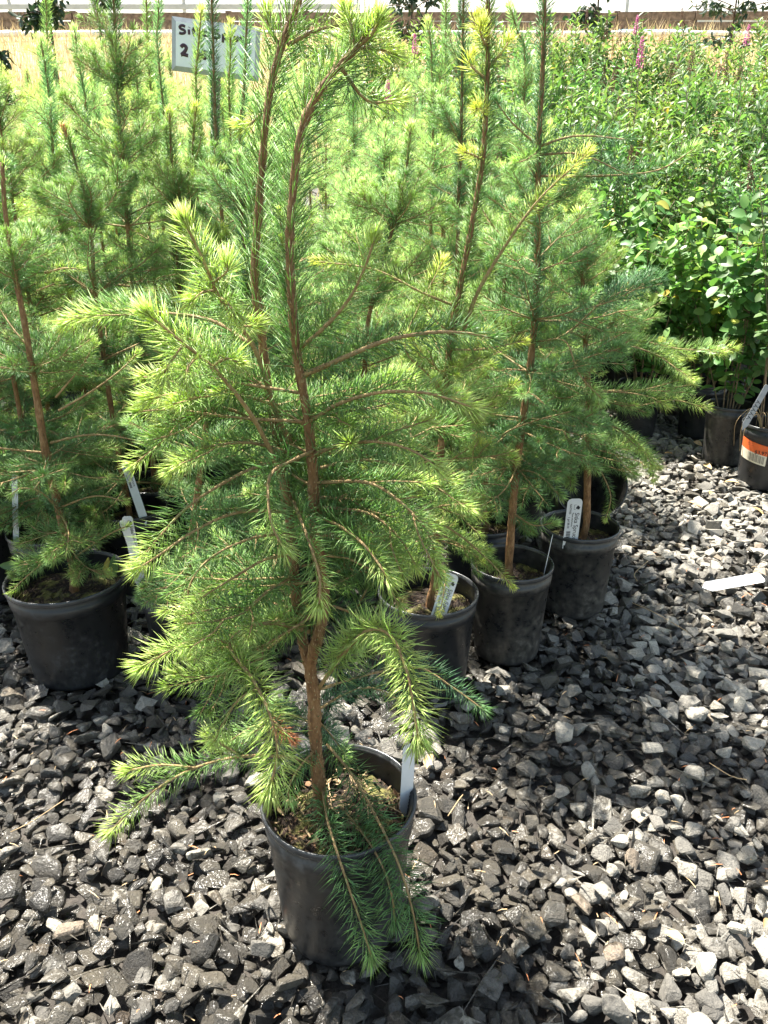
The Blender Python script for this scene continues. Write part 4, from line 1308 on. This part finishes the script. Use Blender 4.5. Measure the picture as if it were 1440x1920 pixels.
# ------------------------------------------------------------------ plastic plant tags
def plant_tag(label, top, bot, Y, W, T, printed=None, lean=0.0, blank=False, yaw=0.0, dy=0.0, m=None, group="white plastic plant tags", flat_loc=None, length=None):
    """a thin stake; top and bottom given as pixels at distance Y, the pointed end sunk below bot"""
    if flat_loc is None:
        a, b = Vector(P(*top, Y + dy)), Vector(P(*bot, Y))
        up = (a - b); H = up.length; up.normalize()
        right = Vector((math.cos(yaw), math.sin(yaw), 0)); right = (right - up * right.dot(up)).normalized()
        nrm = right.cross(up)
        extra_ = min(.11, max(.03, (b.z - .195) / max(.3, up.z)))
        org_ = b - up * extra_
    else:
        org_, up, right, H = flat_loc; nrm = right.cross(up); extra_ = .02; b = org_ + up * extra_
    M = Matrix((right, up, nrm)).transposed().to_4x4(); M.translation = org_
    hh = H + extra_
    pts = [(0, 0)] + [(W / 2, .022), (W / 2, hh - W * .25), (W * .42, hh - W * .08), (W * .25, hh), (-W * .25, hh), (-W * .42, hh - W * .08), (-W / 2, hh - W * .25), (-W / 2, .022)]
    n = len(pts); V = [(x, y, T / 2) for x, y in pts] + [(x, y, -T / 2) for x, y in pts]
    F = [(0, q, q + 1) for q in range(1, n - 1)] + [(n, n + q + 1, n + q) for q in range(1, n - 1)]
    for q in range(n): F += [(q, (q + 1) % n + n, (q + 1) % n), (q, q + n, (q + 1) % n + n)]
    g = Geo(); g.add(V, F)
    root = obj("plant_tag", g.mesh("plant_tag", [m or M_WHITE])); root.matrix_world = M
    tag(root, label, "plant tag", group)
    if printed:
        zf = T / 2 + .0003
        rot = (0, 0, RAD(-90))
        text_obj("printed_name", "Sitka Spruce", W * .42, M_INK, root, (W * .22, hh - W * 1.05, zf), rot, 'LEFT')
        text_obj("printed_botanical_name", "Picea sitchensis", W * .17, M_INK, root, (-W * .05, hh - W * 1.05, zf), rot, 'LEFT')
        text_obj("printed_price", "1 gal $8.00", W * .2, M_INK, root, (-W * .28, hh - W * 1.35, zf), rot, 'LEFT')
        text_obj("printed_maker", "NATIVES", W * .2, M_INK, root, (-W * .25, hh - W * .38, zf), rot, 'LEFT')
        g = Geo()
        def bar(x0, y0, x1, y1):
            g.add([(x0, y0, zf), (x1, y0, zf), (x1, y1, zf), (x0, y1, zf)], [(0, 1, 2), (0, 2, 3)])
        e = W * .035; L0 = hh - W * .45; s = W * .36
        bar(.0, L0, e, L0 - s) if False else None
        for (x0, y0, x1, y1) in ((-.02 * W, L0 - s, .0, L0), (0, L0 - e * .6, .12 * W, L0), (0, L0 - s, .12 * W, L0 - s + e * .6)): bar(x0, y0, x1 + 1e-5, y1)
        for (cx_, cy_, r_) in ((.24, -.14, .07), (.17, -.24, .06), (.28, -.28, .075), (.33, -.2, .05)):
            cx2, cy2 = cx_ * W, L0 + cy_ * W
            g.add([(cx2, cy2, zf)] + [(cx2 + r_ * W * math.cos(q * .785) * (1 + .3 * (q % 2)), cy2 + r_ * W * math.sin(q * .785) * (1 + .3 * (q % 2)), zf) for q in range(8)], [(0, 1 + q, 1 + (q + 1) % 8) for q in range(8)])
        obj("printed_logo", g.mesh("printed_logo", [M_INK]), root)
        g = Geo()
        y = hh - W * 2.45
        for q in range(12):
            hgt = W * (.02 + .02 * (q * 5 % 3)); bar(-W * .36, y - hgt, -W * .08, y); y -= hgt + W * .025
        if y > .01: obj("barcode", g.mesh("barcode", [M_INK]), root)
    return root


plant_tag("printed tag leaning in the pot of the yellow-green spruce, crossed by a twig", (848, 1076), (826, 1142), T3Y - .065, .032, .0007, True, yaw=-.05, dy=.02)
plant_tag("printed tag upright at the front of the rightmost front-row pot", (1079, 935), (1071, 1001), T5Y - .085, .0385, .0007, True, yaw=.05, dy=-.01)
plant_tag("blank side of a white tag standing in the big front pot", (768, 1395), (762, 1492), mY + .01, .022, .0008, yaw=.5)
plant_tag("white tag seen edge-on at the rim of the second pot from the right", (1036, 1004), (1026, 1050), T4Y - .02, .028, .0008, yaw=1.25)
plant_tag("grey shaded printed tag at the right rim of the leftmost pot", (238, 968), (250, 1030), LOC['left'][1] + .03, .024, .0007, True, yaw=.1)
plant_tag("bright bent tag leaning in front of the shaded one, leftmost pot", (230, 975), (242, 1010), LOC['left'][1] + .0, .017, .0007, yaw=.4)
plant_tag("printed tag deep in shade between the leftmost spruce and the big one", (234, 868), (250, 915), 2.0, .022, .0007, True, yaw=.3, dy=.02)
plant_tag("tall plain grey tag at the left photo edge, in shade behind the twigs", (27, 890), (29, 965), 1.85, .014, .0008, yaw=.2)
zb = LOC['far_b'][1]
t_ = plant_tag("weathered hand-lettered tag leaning across the pot with the orange label", (1440, 722), (1420, 757), zb - .05, .024, .0008, yaw=.1, m=M_METAL, group="plant tags in the far pots")
text_obj("hand_lettering", "Salal", .034, M_INK, t_, (0, .085, .0008), (0, 0, RAD(-90))) if False else None
g = Geo()
for q in range(5):
    x0 = -.012; y0 = .045 + q * .016
    c, _ = spline([(x0, y0, .0008), (x0 + .012, y0 + .008, .0008), (x0 + .004, y0 + .012, .0008), (x0 + .022, y0 + .004, .0008)], step=.002)
    tube(g, c, .0011, 4, 0)
obj("hand_lettering", g.mesh("hand_lettering", [M_INK]), t_)

def ground_pt(px, py, z=0.0):
    th = PITCH + math.atan((py - 960) / FPX)
    Y = (CAMH - z) / math.tan(th)
    return Vector(P(px, py, Y))

a, b = ground_pt(1430, 1082, .055), ground_pt(1316, 1102, .045)
up = (a - b).normalized(); rgt = Vector((.15, .95, .30)); rgt = (rgt - up * rgt.dot(up)).normalized()
plant_tag("blank white tag lying flat on the gravel at the right", None, None, 0, .037, .0009, flat_loc=(b, up, rgt, (a - b).length - .02), group=None)

# ------------------------------------------------------------------ tipped empty pot and spare pots
def spare_pot(label, loc, rot, r, h, m=M_POT):
    root = empty("plant_pot", loc); root.rotation_euler = rot
    tag(root, label, "plant pot")
    add_pot(root, r, h, m, soil=False)
    return root


p = P(1072, 1010, T5Y + .24)
spare_pot("empty ribbed black pot tipped towards us behind the rightmost front-row spruce", tuple(P(1098, 905, T5Y + .20) + np.array((0, .21, -.13))), (RAD(58), RAD(6), 0), .112, .25, M_DUSTPOT)
p = P(370, 1300, 1.42)

# ------------------------------------------------------------------ dry leaves, twigs on the gravel
rng = np.random.default_rng(9)
def dry_leaf(x, y, label, s, yaw, m=M_DRYLEAF):
    g = Geo()
    leaf(g, np.zeros(3), np.array((1.0, 0, .1)), np.array((0, 0, 1.0)), s, s * .5, 0, 0, .5, .3, 3)
    me = g.mesh("dry_leaf", [m, m])
    o = obj("dry_leaf", me, None, (x, y, gz(x, y) + .018)); o.rotation_euler = (rng.normal(0, .3), rng.normal(0, .3), yaw)
    return tag(o, label, "dry leaf", "dead leaves on the gravel")


for px, py, s in [(1355, 905, .06), (1320, 870, .05), (1290, 940, .05), (1395, 860, .06), (1300, 828, .05), (1270, 800, .05), (1240, 880, .05), (1345, 850, .05), (1410, 950, .05), (1260, 850, .04), (1290, 770, .05), (1312, 800, .05), (1330, 925, .045)]:
    q = ground_pt(px, py, .02)
    dry_leaf(q.x, q.y, "curled tan dead leaf on the sunlit gravel before the two right-hand pots", s, rng.random() * 6.28)
q = ground_pt(1285, 1765, .02); dry_leaf(q.x, q.y, "orange-brown dead leaf wedged between stones near the bottom right", .034, 2.4)
q = ground_pt(1432, 1738, .02); dry_leaf(q.x, q.y, "small yellow dead leaf at the right photo edge on the gravel", .025, .8)
q = ground_pt(800, 1440, .02); dry_leaf(q.x, q.y, "narrow brown leaf on the gravel behind the big front pot", .04, 1.3)
lf = P(372, 738, mY + .02)
o = dry_leaf(lf[0], lf[1], "curled brown leaf caught in the left branches of the big front spruce", .034, 1.2); o.location = lf; o.rotation_euler = (1.2, .3, 1.0); o["group"] = ""
del o["group"]
for i, (pts, lab) in enumerate([([(1185, 1130), (1230, 1150), (1290, 1185)], "long thin dry stalk lying on shaded gravel right of the front row"), ([(1195, 1090), (1190, 1075), (1215, 1052)], "thin curved dry stalk standing out of the gravel beside the rightmost pot"),
                               ([(840, 1530), (860, 1500), (868, 1490)], "short dry twig on gravel right of the big pot"), ([(20, 1560), (60, 1540), (120, 1500)], "dry needle-thin twig on gravel at the left edge"),
                               ([(1330, 1430), (1370, 1455), (1400, 1462)], "thin pale twig across stones at the right")]):
    W = [ground_pt(a, b, .022) for a, b in pts]
    c, _ = spline([tuple(w) for w in W]); g = Geo(); tube(g, c, .0011, 4, 0)
    tag(obj("dry_twig", g.mesh("dry_twig", [M_STRAW], c[0]), None, c[0]), lab, "twig")
g = Geo(); rng = np.random.default_rng(55)
for k in range(900):                                   # fallen needles, fines and chips between the stones
    x = rng.uniform(-.9, 1.2); y = rng.uniform(.55, 2.6)
    iy, ix = int((y - GY0) / CELL), int((x - GX0) / CELL); z = hm[iy, ix] - zoff + .003
    th = rng.random() * 6.28; l = rng.uniform(.008, .03)
    if k % 3:
        d = np.array((math.cos(th) * l, math.sin(th) * l, rng.normal(0, .004))); p0 = np.array((x, y, z))
        n_ = np.array((-math.sin(th), math.cos(th), 0)) * .0007
        g.add([p0 - n_, p0 + n_, p0 + d / 2 + n_ + (0, 0, .002), p0 + d / 2 - n_ + (0, 0, .002), p0 + d], [(0, 1, 2), (0, 2, 3), (3, 2, 4)], int(rng.integers(0, 2)))
    else:
        V, F = rocks[int(rng.integers(0, 40))][1]; s_ = rng.uniform(.005, .012)
        g.add(V * s_ + (x, y, z), F, 2)
tag(obj("needle_litter", g.mesh("needle_litter", [M_STRAW, M_BRONZE, simple("stone_chip", (.12, .11, .09), .8, 90, .5)])), "fallen brown needles and fine chips among the gravel stones", "litter", kind="stuff")
# green weeds in the leftmost pot
for i, (px, py, m_, t) in enumerate([(214, 1080, 0, .3), (203, 1085, 1, 1), (45, 1060, 0, .2)]):
    g = Geo(); d = np.array((.15, -.2, 1.0)) if i < 2 else np.array((-1, -.3, .1)); d /= np.linalg.norm(d)
    pp = P(px, py, LOC['left'][1] - .03)
    leaf(g, np.zeros(3), d, np.array((.1, -1, .3)), .055, .022, t, .4, .3, .2)
    tag(obj("stray_leaf", g.mesh("stray_leaf", [M_LEAF, M_LEAF]), None, pp), ["green leaf upright inside the leftmost pot", "brown-yellow leaf beside the green one in the leftmost pot", "pale leaf lying over the left rim of the leftmost pot"][i], "leaf")

# ------------------------------------------------------------------ sign
SY = 3.7
c0 = P(322, 30, SY); c1 = P(322, 132, SY); c2 = P(488, 28, SY + .03)
ux = Vector(c2 - c0); W_ = ux.length; ux.normalize(); uz = Vector(c0 - c1); H_ = uz.length; uz.normalize(); ux = (ux - uz * ux.dot(uz)).normalized()
nz = ux.cross(uz)
sg = empty("plant_sign", (0, 0, 0)); Mx = Matrix((ux, uz, nz)).transposed().to_4x4(); Mx.translation = Vector(c1); sg.matrix_world = Mx
tag(sg, "white hand-lettered sign standing among the spruces near the top left", "sign")


def boxg(g, x0, y0, z0, x1, y1, z1, mi=0):
    V = [(x, y, z) for z in (z0, z1) for y in (y0, y1) for x in (x0, x1)]
    F = [(0, 2, 3), (0, 3, 1), (4, 5, 7), (4, 7, 6), (0, 1, 5), (0, 5, 4), (2, 6, 7), (2, 7, 3), (0, 4, 6), (0, 6, 2), (1, 3, 7), (1, 7, 5)]
    g.add(V, F, mi)


g = Geo(); b_ = .018
boxg(g, b_, b_, -.004, W_ - b_, H_ - b_, .010)
obj("panel", g.mesh("panel", [M_SIGN]), sg)
g = Geo(); e = b_
Q = [(0, 0, 0), (W_, 0, 0), (W_, H_, 0), (0, H_, 0), (e, e, .0095), (W_ - e, e, .0095), (W_ - e, H_ - e, .0095), (e, H_ - e, .0095)]
Fq = []
for q in range(4): Fq += [(q, (q + 1) % 4, (q + 1) % 4 + 4), (q, (q + 1) % 4 + 4, q + 4)]
g.add(Q, Fq); boxg(g, 0, 0, -.012, W_, H_, -.0005); obj("frame", g.mesh("frame", [M_METAL]), sg)
g = Geo(); boxg(g, W_ * .45, -1.2, -.035, W_ * .55, H_ * .8, -.013); obj("post", g.mesh("post", [M_WOOD]), sg)


def ink(name, strokes, ox, oy, s, w=.0042):
    g = Geo()
    for st in strokes:
        pts = [(ox + x * s, oy + y * s, .0110) for x, y in st]
        c, _ = spline(pts, step=.004)
        tube(g, c * (1, 1, 1), w, 6, 0)
    me = g.mesh(name, [M_PURPLEINK])
    co = np.empty(len(me.vertices) * 3); me.vertices.foreach_get("co", co); co = co.reshape(-1, 3)
    co[:, 2] = .0100 + np.maximum(0, co[:, 2] - .0095) * .25
    me.vertices.foreach_set("co", co.ravel())
    obj(name, me, sg)


LET = {
    'S': ([[(.9, .95), (.5, 1.05), (.1, .85), (.3, .6), (.8, .45), (.85, .15), (.4, 0), (.05, .05)]], 1.25),
    'i': ([[(.15, .65), (.2, .0)], [(.2, .88), (.22, .93)]], .55),
    't': ([[(.3, 1.0), (.28, .1), (.5, .05)], [(.0, .62), (.6, .66)]], .8),
    'k': ([[(.1, 1.05), (.1, 0)], [(.6, .6), (.15, .3), (.6, 0)]], .85),
    'a': ([[(.6, .6), (.2, .6), (.05, .2), (.35, .0), (.6, .5), (.65, .0)]], .9),
    'p': ([[(.1, .65), (.08, -.45)], [(.1, .45), (.4, .68), (.65, .35), (.4, .02), (.12, .1)]], .9),
    'r': ([[(.1, .6), (.1, 0)], [(.12, .35), (.35, .62), (.55, .55)]], .75),
    'u': ([[(.08, .6), (.12, .1), (.4, .02), (.58, .6), (.62, 0)]], .85),
    'c': ([[(.6, .5), (.3, .62), (.05, .3), (.3, .02), (.6, .12)]], .8),
    'e': ([[(.05, .32), (.55, .38), (.4, .64), (.08, .4), (.25, .02), (.62, .12)]], .85),
    '2': ([[(.1, .8), (.35, 1.05), (.7, .85), (.55, .45), (.1, .02), (.3, .12), (.9, .05)]], 1.15),
    'g': ([[(.6, .55), (.25, .6), (.08, .25), (.35, .05), (.6, .5), (.6, -.3), (.2, -.4)]], .9),
    'l': ([[(.15, 1.05), (.15, .0)]], .5), ' ': ([], .5)}
x = .030; s = W_ * .078
for ch in "Sitka Spruce":
    st, adv = LET[ch]
    if st: ink("letter", st, x, H_ * .70, s, .0058)
    x += adv * s * 1.03
x = .035
for ch in "2 gal":
    st, adv = LET[ch]
    if st: ink("numeral" if ch == '2' else "letter", st, x, H_ * .30, s * 1.3, .0075)
    x += adv * s * 1.25

# ------------------------------------------------------------------ far background: fence, greenhouses, blue cover, saplings
FY = 18.8
fz = field_z(0, FY)
fence = empty("plank_fence", (0, FY, fz)); tag(fence, "low dark weathered plank fence across the back of the straw field", "fence")
fr = random.Random(8)
xs = np.arange(-16, 16.1, 1.6)
pm = Geo(); boxg(pm, -.06, -.06, -.2, .06, .06, .46); pm = pm.mesh("post", [M_WOOD])
pk = []
for q in range(3):
    g = Geo(); boxg(g, 0, -.02, -.075, 1.57, .02, .075); pk.append(g.mesh("plank", [M_WOOD]))
for xx in xs:
    obj("post", pm, fence, (xx, 0, 0))
    for h in (.08, .245, .41):
        o = obj("plank", fr.choice(pk), fence, (xx + .01, -.085 + fr.uniform(-.01, .01), h + fr.uniform(-.015, .015) - .05)); o.rotation_euler = (0, fr.gauss(0, .006), 0)
pp = empty("irrigation_pipe", (0, FY - 1.2, field_z(0, FY - 1.2) + .16)); tag(pp, "long white pipe running low in front of the plank fence", "pipe")
for q in range(8):
    g = Geo(); c, _ = spline([(-14 + q * 3.5, 0, 0), (-12.3 + q * 3.5, 0, .01), (-10.55 + q * 3.5, 0, 0)], step=.3); tube(g, c, .055, 8, 0); obj("pipe_length", g.mesh("pipe_length", [M_WHITE]), pp)


def hoophouse(label, x0, x1, y0, w, h, wall, group=None):
    """poly tunnel lying across the view"""
    root = empty("greenhouse", (x0, y0, field_z(0, y0))); tag(root, label, "greenhouse", group)
    L_ = x1 - x0; nb = int(L_ / 2)
    arc = [(0, 0)] + [(w / 2 - w / 2 * math.cos(t), wall + (h - wall) * math.sin(t)) for t in np.linspace(0, math.pi, 15)] + [(w, 0)]
    for q in range(nb):
        g = Geo(); V = []
        xa, xb = q * L_ / nb + .03, (q + 1) * L_ / nb - .03
        for (y, z) in arc: V += [(xa, y, z), (xb, y, z)]
        F = []
        for k in range(len(arc) - 1): F += [(2 * k, 2 * k + 1, 2 * k + 3), (2 * k, 2 * k + 3, 2 * k + 2)]
        g.add(V, F); obj("film_panel", g.mesh("film_panel", [M_FILM]), root)
    for q in range(nb + 1):
        c, _ = spline([(q * L_ / nb, y - (.0 if 0 < y < w else 0), z + .01) for (y, z) in arc], step=.4)
        g = Geo(); tube(g, c, .04, 6, 0); obj("hoop", g.mesh("hoop", [M_FRAME]), root)
    g = Geo(); boxg(g, 0, -.06, .9, L_, -.02, 1.0); obj("rail", g.mesh("rail", [M_FRAME]), root)


hoophouse("long white film greenhouse at the top left behind the fence", -17, -.6, 21.5, 7, 3.6, 1.7)
hoophouse("white film greenhouse at the top right behind the blue cover", -.2, 17, 23.5, 7, 3.6, 1.7)
g = Geo()
bx0, by0 = 4.9, 20.2; nx_, ny_ = 14, 8
V = [(bx0 + 2.6 * i / nx_, by0 + 1.6 * j / ny_, field_z(0, by0) + .05 + .62 * math.sin(math.pi * min(1, (j + 1.2) / ny_) * .55) + .05 * n2(i * .4, j * .5, 1, 6)) for j in range(ny_ + 1) for i in range(nx_ + 1)]
F = [(a, a + 1, a + nx_ + 2) for j in range(ny_) for a in range(j * (nx_ + 1), j * (nx_ + 1) + nx_)] + [(a, a + nx_ + 2, a + nx_ + 1) for j in range(ny_) for a in range(j * (nx_ + 1), j * (nx_ + 1) + nx_)]
g.add(V, F, 0, 0, 0, True)
g.add([(bx0, by0, field_z(0, by0)), (bx0 + 2.6, by0, field_z(0, by0)), (bx0 + 2.6, by0, V[nx_][2]), (bx0, by0, V[0][2])], [(0, 1, 2), (0, 2, 3)])
tag(obj("blue_cover", g.mesh("blue_cover", [M_BLUE])), "pale blue cover in front of the right greenhouse", "tarpaulin")

# young dark-leaved trees standing in the field
def sapling(label, px, py_top, Y, H, crown, m=M_DARKLEAF, seed=1):
    p = P(px, py_top, Y); base = (p[0], Y, p[2] - H)
    root = empty("young_tree", base); tag(root, label, "tree")
    rng = np.random.default_rng(seed)
    g = Geo(); gl = Geo()
    c, _ = spline([(0, 0, -.5), (.02, 0, H * .5), (0, 0, H)], step=.06); tube(g, c, np.linspace(.022, .006, len(c)), 6, 0)
    for k in range(26):
        z = H * rng.uniform(.45, 1); a = rng.random() * 6.28; l = crown * rng.uniform(.6, 1.1)
        q0 = np.array((0, 0, z)); q1 = q0 + np.array((math.cos(a) * l, math.sin(a) * l, rng.uniform(-.1, .3) * l))
        c, _ = spline([q0, (q0 + q1) / 2 + (0, 0, .04), q1], step=.05); tube(g, c, .005, 4, 0)
        for q in range(26):
            t = rng.uniform(.2, 1); pt = q0 + (q1 - q0) * t + rng.normal(0, .02, 3)
            d = rng.normal(size=3); d[2] -= .8; d /= np.linalg.norm(d)
            leaf(gl, pt, d, rng.normal(size=3), rng.uniform(.06, .10), rng.uniform(.025, .045), rng.random(), rng.random())
    obj("trunk", g.mesh("trunk", [M_OLDBARK]), root)
    obj("crown", gl.mesh("crown", [m, m]), root)


sapling("dark-leaved young tree at the top left edge of the straw field", 62, -150, 8.6, 1.5, .26, seed=1)
sapling("dark-leaved young tree at the top, left of the stout spruce leader", 158, -160, 9.4, 1.5, .3, seed=2)
sapling("dark leaves showing between the big stems and the yellow spruce at the top", 770, -110, 9.5, 1.6, .4, seed=3)
sapling("dark young tree with thick trunk in front of the right greenhouse", 1128, -85, 8.6, 1.9, .26, seed=4)
sapling("dark-leaved young tree at the upper right corner", 1395, -110, 10.5, 1.9, .45, seed=5)
sapling("dark low bush at the left edge below the straw field", -14, 86, 7.4, .9, .08, seed=6)
print("objects", len(bpy.data.objects), "tris", sum(len(m.polygons) for m in bpy.data.meshes))
